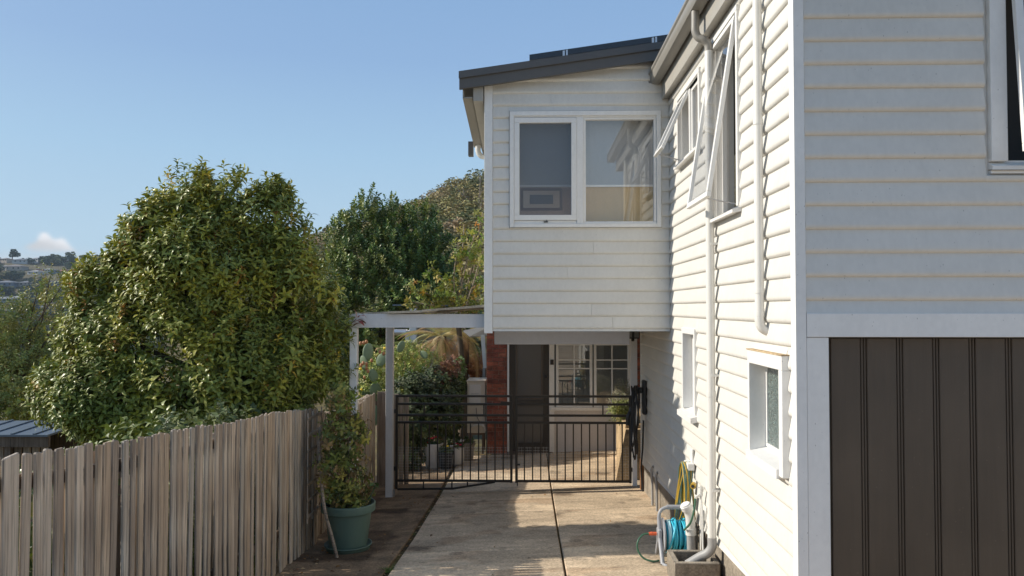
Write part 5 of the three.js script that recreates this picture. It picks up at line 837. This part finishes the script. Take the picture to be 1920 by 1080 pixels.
// ---------------------------------------------------------------- trees beyond
{
  const b0 = at(720, 640, 23.5), t = thing('bay_tree', 'dense dark green tree with pointed shoots behind the pergola', 'tree', V(b0.x, E - 4.2, b0.z));
  const blobs = [[688, 425, 30, 1.6], [690, 385, 14, 2.2], [665, 455, 40, 1.3], [640, 455, 24, 1.6], [622, 470, 18, 1.6], [633, 425, 9, 2.4], [735, 435, 26, 1.7], [730, 395, 10, 2.2], [748, 402, 10, 2.2], [735, 485, 44, 1.2], [785, 430, 28, 1.5], [800, 415, 12, 1.9], [808, 470, 34, 1.3], [780, 505, 46, 1.1], [690, 520, 62, 1.1], [640, 535, 44, 1.2], [760, 545, 56, 1], [825, 520, 34, 1.2], [845, 560, 32, 1.2], [700, 600, 64, 1], [630, 600, 42, 1], [780, 600, 56, 1], [650, 655, 46, 1], [720, 655, 44, 1], [612, 640, 36, 1], [690, 715, 38, 1], [862, 600, 36, 1]].map((b) => blobAt(b[0], b[1], b[2], 23.5 + rr(-0.6, 0.6), { sy: b[3] }));
  const lum = (p) => vnoise(p.x * 1.9 + 90, p.y * 1.6 + 90, 999, 999, 7) * 0.6 + vnoise(p.z * 2 + 90, p.x + p.y * 1.4 + 90, 999, 999, 9) * 0.4 > 0.40 || rnd() < 0.18;
  spread(t, 'crown', shapesOf((i) => sprig(12, 0.30, 0.14, 0.062, 0.3, 1.15, i + 150, 2), 4), M.leafGloss, crownList(blobs, 5400, { up: 1.0, out: 0.7, jit: 0.3, inner: 0.25, stray: 0.35, keep: lum, s0: 0.7, s1: 1.1, color: tint([0.13, 0.20, 0.03], [0.18, 0.245, 0.035], [0.25, 0.28, 0.045], [0.08, 0.14, 0.025]) }));
  trunk(t, 'trunk', V(b0.x, E - 4.2, b0.z), at(720, 560, 23.5), 0.16, 0.09, M.bark);

  const p = thing('fruit_tree', 'sparse fruit tree with yellowing leaves above the pergola roof', 'tree', V(-1.6, E - 3.6, -16.9)), pt = V(-1.55, E - 0.4, -16.9), lf = shapesOf((i) => sprig(6, 0.13, 0.11, 0.055, 0.9, 0.5, i + 170), 4);
  trunk(p, 'trunk', V(-1.6, E - 3.6, -16.9), pt, 0.09, 0.06, M.bark);
  const list = [], ends = [[870, 420], [890, 440], [905, 400], [880, 480], [905, 470], [860, 455], [845, 520], [810, 500], [790, 545], [770, 540], [820, 555], [850, 560], [880, 545], [900, 520], [835, 535], [780, 570], [865, 575], [895, 575], [805, 570], [905, 560], [760, 565], [905, 435]];
  for (const [x, y] of ends) { const e = at(x, y, 16.6 + rr(-0.5, 0.5)), m = pt.clone().lerp(e, 0.5).add(V(rr(-0.1, 0.1), 0.15, rr(-0.1, 0.1))); part(p, 'branch', tube([pt.clone(), m, e], 0.014, 14, 6), M.barkPale); for (let k = 0; k < 15; k++) { const q = m.clone().lerp(e, rr(0.35, 1.05)).add(rdir().multiplyScalar(rr(0.03, 0.24))); const u = rnd(), c = u < 0.045 ? [0.50, 0.26, 0.03] : u < 0.42 ? [0.36, 0.34, 0.06] : [0.20, 0.245, 0.04]; list.push({ p: q, q: toward(rdir().add(V(0, -0.4, 0)).normalize(), rnd() * 6), s: rr(0.7, 1.1), c: L(c[0] * rr(0.8, 1.2), c[1] * rr(0.8, 1.2), c[2]) }); } }
  spread(p, 'leaves', lf, M.leafSoft, list);

  const ob = at(40, 760, 14), o = thing('olive_tree', 'airy olive green tree at the left edge beyond the shed', 'tree', V(ob.x, E - 5, ob.z));
  const ol = [[-40, 640, 80], [20, 650, 55], [60, 690, 50], [10, 720, 70], [70, 740, 45], [40, 610, 30], [90, 650, 28], [-60, 740, 90], [30, 790, 70], [100, 690, 30], [110, 600, 16], [95, 560, 14], [70, 545, 13], [140, 555, 14], [120, 530, 11], [60, 575, 16], [150, 520, 9], [95, 515, 8], [130, 580, 15], [155, 570, 14]].map((b) => blobAt(...b, 14 + rr(-0.5, 0.5)));
  spread(o, 'crown', shapesOf((i) => sprig(11, 0.22, 0.08, 0.028, 0.4, 0.9, i + 190, 2), 4), M.leafGloss, crownList(ol, 2900, { up: 0.5, inner: 0.3, stray: 0.4, color: tint([0.29, 0.32, 0.06], [0.36, 0.37, 0.075], [0.21, 0.25, 0.05], [0.42, 0.38, 0.10]) }));
  trunk(o, 'trunk', V(ob.x, E - 5, ob.z), at(40, 700, 14), 0.11, 0.07, M.bark); for (const b of ol.slice(0, 18)) trunk(o, 'branch', at(40, 720, 14), b.c.clone(), 0.022, 0.006, M.bark, 0.08);

  // low shed beyond the near fence
  const sx = -6.2, s = thing('low_shed', 'low shed with a dark blue grey metal roof beyond the near fence', 'shed', V(sx - 0.8, E - 4.0, -10.2));
  part(s, 'roof', solid([V(-9.4, E - 1.66, -9.85), V(-9.4, E - 1.635, -9.85), V(sx, E - 1.635, -9.85), V(sx, E - 1.66, -9.85)], [V(-9.4, E - 1.61, -10.75), V(-9.4, E - 1.585, -10.75), V(sx, E - 1.585, -10.75), V(sx, E - 1.61, -10.75)]), M.shedRoof);
  for (let k = 0; k < 11; k++) part(s, 'roof_rib', solid([0, 1, 2, 3].map((i) => V(-9.3 + k * 0.29 + (i > 1 ? 0.03 : 0), E - 1.633 + (i === 1 || i === 2 ? 0.014 : 0), -9.86)), [0, 1, 2, 3].map((i) => V(-9.3 + k * 0.29 + (i > 1 ? 0.03 : 0), E - 1.583 + (i === 1 || i === 2 ? 0.014 : 0), -10.74))), M.shedRoof);
  part(s, 'fascia', box(-9.4, sx - 0.01, E - 1.80, E - 1.662, -9.93, -9.89), M.timberDark);
  for (let x = -9.3; x < sx - 0.1; x += 0.62) part(s, 'stud', box(x, x + 0.08, E - 4.0, E - 1.80, -9.99, -9.94), M.timberDark);
  for (let k = 0; k < 26; k++) { const x = -9.35 + k * 0.118; if (x < sx - 0.12) part(s, 'wall_slat', box(x, x + 0.085, E - 4.0, E - 1.82, -10.06, -10.04), M.palings[3]); }
  part(s, 'rear_wall', box(-9.35, sx - 0.08, E - 4.0, E - 1.63, -10.70, -10.65), M.timberDark);
}
// ---------------------------------------------------------------- wooded hill and far suburb
function clumpTree(n, s, ws = 1) { const l = []; for (let k = 0; k < n; k++) { const lobe = k % 7, c = V((hash2(lobe, s, 1) - 0.5) * 0.62, 0.45 + hash2(lobe, s, 2) * 0.42, (hash2(lobe, s, 3) - 0.5) * 0.62), r = 0.13 + 0.12 * hash2(lobe, s, 4); const z = hash2(k, s, 5) * 2 - 1, a = hash2(k, s, 6) * 6.283, q = Math.sqrt(1 - z * z), w = (0.030 + 0.035 * hash2(k, s, 7)) * ws; const g = new THREE.PlaneGeometry(w * 1.7, w); g.rotateX(hash2(k, s, 8) * 3); g.rotateY(hash2(k, s, 9) * 6); const d = 0.75 + 0.35 * hash2(k, s, 10); g.translate(c.x + q * Math.cos(a) * r * d, c.y + z * r * d * 0.8, c.z + q * Math.sin(a) * r * d); l.push(clean(g)); } return merge(l); }
{
  const gums = shapesOf((i) => clumpTree(1000, i + 5, 0.55), 4), list = gums.map(() => []), tr = [];
  let tries = 0, n = 0;
  while (n < 1150 && tries++ < 9000) {
    const a = rr(-0.42, 0.02), [, R, , W] = ridgeAt(a), d = mix(W * 0.75, R * 1.04, Math.pow(rnd(), 0.8)), x = a * d, y = E + terrainRel(x, d), s = rr(5, 9.5) * mix(0.75, 1.1, d / 240);
    if (rnd() > 0.94) continue; n++;
    const u = rnd(), c = u < 0.35 ? [0.27, 0.245, 0.095] : u < 0.6 ? [0.33, 0.275, 0.12] : u < 0.87 ? [0.18, 0.185, 0.075] : [0.38, 0.28, 0.16], k = rr(0.8, 1.2);
    list[n % 4].push({ p: V(x, y - 0.6, -d), q: euler(0, rnd() * 6.28, 0), s: V(s * rr(0.8, 1.2), s, s * rr(0.8, 1.2)), c: L(c[0] * k, c[1] * k, c[2] * k) });
    if (rnd() < 0.5) tr.push({ p: V(x, y - 0.5, -d), q: euler(rr(-0.1, 0.1), 0, rr(-0.1, 0.1)), s: V(s * 0.14, s * 0.62, s * 0.14), c: L(0.42, 0.38, 0.33).multiplyScalar(rr(0.6, 1.1)) });
  }
  const f = new THREE.Group(); f.name = 'gum_forest'; f.userData = { kind: 'stuff', label: 'olive brown gum forest covering the hill behind the house', category: 'forest' }; scene.add(f);
  gums.forEach((g, i) => copies(f, 'crowns', g, M.farLeaf, list[i])); copies(f, 'trunks', clean(new THREE.CylinderGeometry(0.06, 0.12, 1, 6).translate(0, 0.5, 0)), M.farLeaf, tr);
  // bare pale gums standing out on the slope
  for (const [px, py, h, lab] of [[865, 440, 9, 'pale bare gum on the hillside left of the tallest one'], [872, 420, 8, 'pale bare gum high on the hillside'], [898, 430, 11, 'tallest pale bare gum on the hillside near the house edge'], [850, 460, 7, 'short pale bare gum low on the hillside, leftmost'], [905, 458, 8, 'low pale bare gum touching the house edge'], [885, 396, 8, 'pale bare gum nearest the hill top']]) {
    const q = onTerrain(px, py + 8, 60); if (!q) continue; const t = thing('bare_gum_tree', lab, 'tree', q.clone(), 'pale bare gums on the hill'); const top = q.clone().add(V(rr(-0.6, 0.6), h, 0));
    trunk(t, 'trunk', q, top, 0.14, 0.04, M.barkPale, 0.04); for (let k = 0; k < 6; k++) { const s = q.clone().lerp(top, rr(0.35, 0.9)); trunk(t, 'limb', s, s.clone().add(V(rr(-1.8, 1.8), rr(0.8, 2.4), rr(-1, 1))), 0.06, 0.015, M.barkPale, 0.06); }
  }
  // the suburb across the valley
  const HW = [L(0.52, 0.50, 0.47), L(0.42, 0.20, 0.13), L(0.40, 0.34, 0.28), L(0.16, 0.19, 0.24), L(0.58, 0.55, 0.50)].map((c) => std(c, 0.9)), HR = [L(0.15, 0.16, 0.18), L(0.36, 0.12, 0.07), L(0.28, 0.28, 0.285), L(0.20, 0.17, 0.155), L(0.08, 0.09, 0.11)].map((c) => std(c, 0.8)), wg = std(L(0.03, 0.035, 0.04), 0.2);
  const wn = ['white', 'red brick', 'beige', 'blue grey', 'pale cream'], rn = ['dark grey', 'terracotta', 'pale grey', 'brown', 'charcoal'];
  const rowOf = (py) => (py < 492 ? 'on the far ridge' : py < 515 ? 'just below the far ridge' : py < 545 ? 'halfway down the far hill' : 'low in the far valley');
  const spots = [[12, 487, 22, 2, 3], [40, 489, 26, 0, 0], [70, 486, 20, 0, 2], [12, 503, 30, 2, 2], [30, 503, 40, 2, 3], [78, 506, 18, 1, 4], [94, 507, 16, 4, 2], [106, 508, 18, 3, 4], [68, 511, 26, 0, 2], [155, 509, 30, 1, 1], [155, 494, 22, 0, 2], [121, 509, 12, 1, 1], [97, 530, 30, 3, 4], [14, 533, 36, 3, 0], [150, 526, 26, 0, 2], [52, 532, 26, 2, 0], [124, 489, 12, 2, 0], [10, 563, 34, 0, 2], [35, 561, 26, 4, 2], [95, 558, 18, 1, 3], [12, 585, 30, 0, 2], [78, 580, 24, 2, 0], [64, 655, 26, 0, 2], [50, 600, 24, 2, 3], [176, 500, 16, 2, 0], [115, 540, 20, 4, 3], [165, 545, 22, 0, 0], [140, 575, 22, 1, 1]];
  const used = {};
  for (const [px, py, wpx, wi, ri] of spots) {
    const q = onTerrain(px, py + 4, 60); if (!q) continue; const d = -q.z, w = clamp(wpx * d / F, 6, 17), dp = w * 0.6, h = clamp(w * 0.20, 2.4, 3.4), rh = h * 0.55, key = `${wn[wi]} house with ${rn[ri]} roof ${rowOf(py)}`;
    used[key] = (used[key] || 0) + 1;
    const t = thing('suburb_house', used[key] > 1 ? `${key}, ${['', '', 'next', 'third', 'fourth'][used[key]]} of its kind` : key, 'house', q, 'houses on the far hillside'); t.rotation.y = rr(-0.5, 0.5);
    const pp = (n, g, m, par = t) => { const o = new THREE.Mesh(g, m); o.name = n; o.castShadow = o.receiveShadow = true; par.add(o); return o; };
    pp('wall', box(-w / 2, w / 2, -2.5, h, -dp / 2, dp / 2), HW[wi]);
    const e = 0.5, rg = ri === 4 ? 0.02 : w * 0.22; const A = [V(-w / 2 - e, h, dp / 2 + e), V(w / 2 + e, h, dp / 2 + e), V(w / 2 + e, h, -dp / 2 - e), V(-w / 2 - e, h, -dp / 2 - e)], r0 = V(-w / 2 + rg + dp * 0.3, h + (ri === 4 ? 0.5 : rh), 0), r1 = V(w / 2 - rg - dp * 0.3, h + (ri === 4 ? 0.5 : rh), 0), tri = [A[0], A[1], r1, A[0], r1, r0, A[1], A[2], r1, A[2], A[3], r0, A[2], r0, r1, A[3], A[0], r0, A[0], A[2], A[1], A[0], A[3], A[2]];
    const rgeo = new THREE.BufferGeometry(); rgeo.setAttribute('position', new THREE.Float32BufferAttribute(tri.flatMap((v) => [v.x, v.y, v.z]), 3)); rgeo.computeVertexNormals(); pp('roof', boxUV(rgeo), HR[ri]);
    for (const k of [-0.28, 0.05, 0.32]) { const ww = pp('window', box(w * k - 0.7, w * k + 0.7, h * 0.35, h * 0.78, dp / 2 + 0.01, dp / 2 + 0.06), wg); }
    shade(t);
  }
  const crown = shapesOf((i) => clumpTree(300, i + 40, 1.5), 3), tl = crown.map(() => []);
  let m = 0; for (let i = 0; i < 9000 && m < 1500; i++) { const px = rr(-60, 300), py = rr(484, 690), q = onTerrain(px, py, 60); if (!q) continue; if (spots.some((s) => Math.abs(s[0] - px) < s[2] * 0.62 && py - s[1] < 17 && py - s[1] > -7)) continue; m++; const s = rr(5, 11) * clamp(-q.z / 600, 0.5, 1.1), u = rnd(), c = u < 0.5 ? [0.075, 0.10, 0.045] : u < 0.82 ? [0.13, 0.145, 0.055] : [0.20, 0.18, 0.075]; tl[m % 3].push({ p: q.add(V(0, -s * 0.28, 0)), q: euler(0, rnd() * 6.28, 0), s: V(s * 1.15, s, s * 1.15), c: L(c[0], c[1], c[2]).multiplyScalar(rr(0.8, 1.2)) }); }
  const tg = new THREE.Group(); tg.name = 'suburb_trees'; tg.userData = { kind: 'stuff', label: 'dark garden trees between the houses across the valley', category: 'trees' }; scene.add(tg); crown.forEach((g, i) => copies(tg, 'crowns', g, M.farLeaf, tl[i]));
  const big = shapesOf((i) => clumpTree(700, i + 70, 1.25), 3), bm = [std(L(0.07, 0.10, 0.05), 0.95), std(L(0.16, 0.165, 0.075), 0.95)];
  for (const [px, py, hpx, wpx, k, lab] of [[23, 484, 22, 22, 0, 'round dark tree on the ridge, leftmost on the skyline'], [95, 483, 20, 22, 0, 'tallest dark tree on the ridge, centre of the skyline'], [84, 488, 12, 24, 0, 'low spreading dark tree left under the tallest ridge tree'], [112, 489, 12, 26, 0, 'low spreading dark tree right under the tallest ridge tree'], [130, 486, 18, 18, 1, 'pale olive tree on the ridge skyline'], [134, 500, 24, 24, 0, 'broad dark tree below the pale olive ridge tree'], [154, 488, 14, 14, 1, 'small rounded tree on the ridge above the terracotta roof'], [45, 487, 8, 10, 0, 'small shrub like tree on the ridge by a power pole'], [175, 495, 18, 26, 1, 'olive tree at the right end of the visible ridge']]) {
    const q = onTerrain(px, py + 5, 60); if (!q) continue; const d = -q.z, h = hpx * d / F * 1.15, w = wpx * d / F, t = thing('ridge_tree', lab, 'tree', q, 'trees along the far ridge');
    const tk = new THREE.Mesh(clean(new THREE.CylinderGeometry(h * 0.025, h * 0.04, h * 0.6, 6).translate(0, h * 0.3, 0)), M.bark); tk.name = 'trunk'; const cr = new THREE.Mesh(big[px % 3], bm[k]); cr.name = 'crown'; cr.scale.set(w * 1.1, h, w * 1.1); cr.position.y = -h * 0.05; t.add(tk, cr); shade(t);
  }
  for (const [px, lab] of [[3, 'thin power pole on the ridge at the left edge'], [54, 'thin power pole on the ridge with a cross arm']]) { const q = onTerrain(px, 486, 60); if (!q) continue; const t = thing('power_pole', lab, 'power pole', q), pp = new THREE.Mesh(clean(new THREE.CylinderGeometry(0.18, 0.25, 10, 6).translate(0, 5, 0)), M.bark), ar = new THREE.Mesh(box(-1.2, 1.2, 8.8, 9.1, -0.1, 0.1), M.bark); pp.name = 'pole'; ar.name = 'cross_arm'; t.add(pp, ar); shade(t); }
}
// ---------------------------------------------------------------- litter and weeds on the drive
{
  const lg = shapesOf((i) => leafGeo(0.055, 0.024, 0.3 + 0.5 * i, 0.5, 3), 3), list = [];
  const add = (x, d, lift = 0.008) => { const u = rnd(), c = u < 0.4 ? [0.32, 0.16, 0.05] : u < 0.7 ? [0.16, 0.09, 0.05] : [0.42, 0.30, 0.16]; list.push({ p: V(x, ground(x, d) + lift, -d), q: euler(rr(-0.3, 0.3), rnd() * 6.28, rr(-0.4, 0.4)), s: rr(0.6, 1.25), c: L(...c).multiplyScalar(rr(0.7, 1.2)) }); };
  for (let k = 0; k < 150; k++) add(-1.39 + rr(-0.04, 0.04), rr(6.6, 12.2), -0.02); for (let k = 0; k < 40; k++) add(rr(-2.4, -1.45), rr(6.5, 9.5)); for (let k = 0; k < 14; k++) add(rr(-1.2, 1.5), rr(6.8, 12)); for (let k = 0; k < 60; k++) add(0.332 + rr(-0.02, 0.02), rr(6.6, 12.2), -0.03); for (let k = 0; k < 50; k++) add(rr(-2.42, -2.2), rr(6.5, 9)); for (let k = 0; k < 26; k++) add(rr(-1.9, -1.3), rr(11.0, 11.7));
  const g = new THREE.Group(); g.name = 'leaf_litter'; g.userData = { kind: 'stuff', label: 'dry fallen leaves along the driveway cracks and side slab', category: 'leaf litter' }; scene.add(g); spread(g, 'dry_leaves', lg, std(L(1, 1, 1), 0.9), list);
  const tuft = (x, d, n, lab, h = 0.05) => { const c = V(x, ground(x, d) - 0.03, -d), t = thing('grass_tuft', lab, 'grass', c), l = []; for (let k = 0; k < n; k++) { const q = leafGeo(h * rr(0.7, 1.6), 0.006, rr(0.5, 1.4), 0.2, 3); q.rotateX(-rr(0.5, 1.4)); q.rotateY(rnd() * 6.28); q.translate(rr(-0.05, 0.05), 0, rr(-0.04, 0.04)); l.push(q.translate(c.x, c.y, c.z)); } part(t, 'blades', merge(l), std(L(0.10, 0.16, 0.03), 0.8)); };
  tuft(-1.39, 7.62, 60, 'green grass tuft in the left driveway crack at the bottom edge', 0.075); tuft(-1.39, 9.35, 22, 'small grass tuft midway along the left driveway crack', 0.045); tuft(-2.4, 7.9, 16, 'tiny weed at the foot of the paling fence', 0.06);
  tuft(-0.15, 8.32, 10, 'thin weed in the cross joint of the driveway', 0.03);
}
scene.fog = new THREE.FogExp2(0xc4d6e6, 0.00016);
renderer.render(scene, camera);
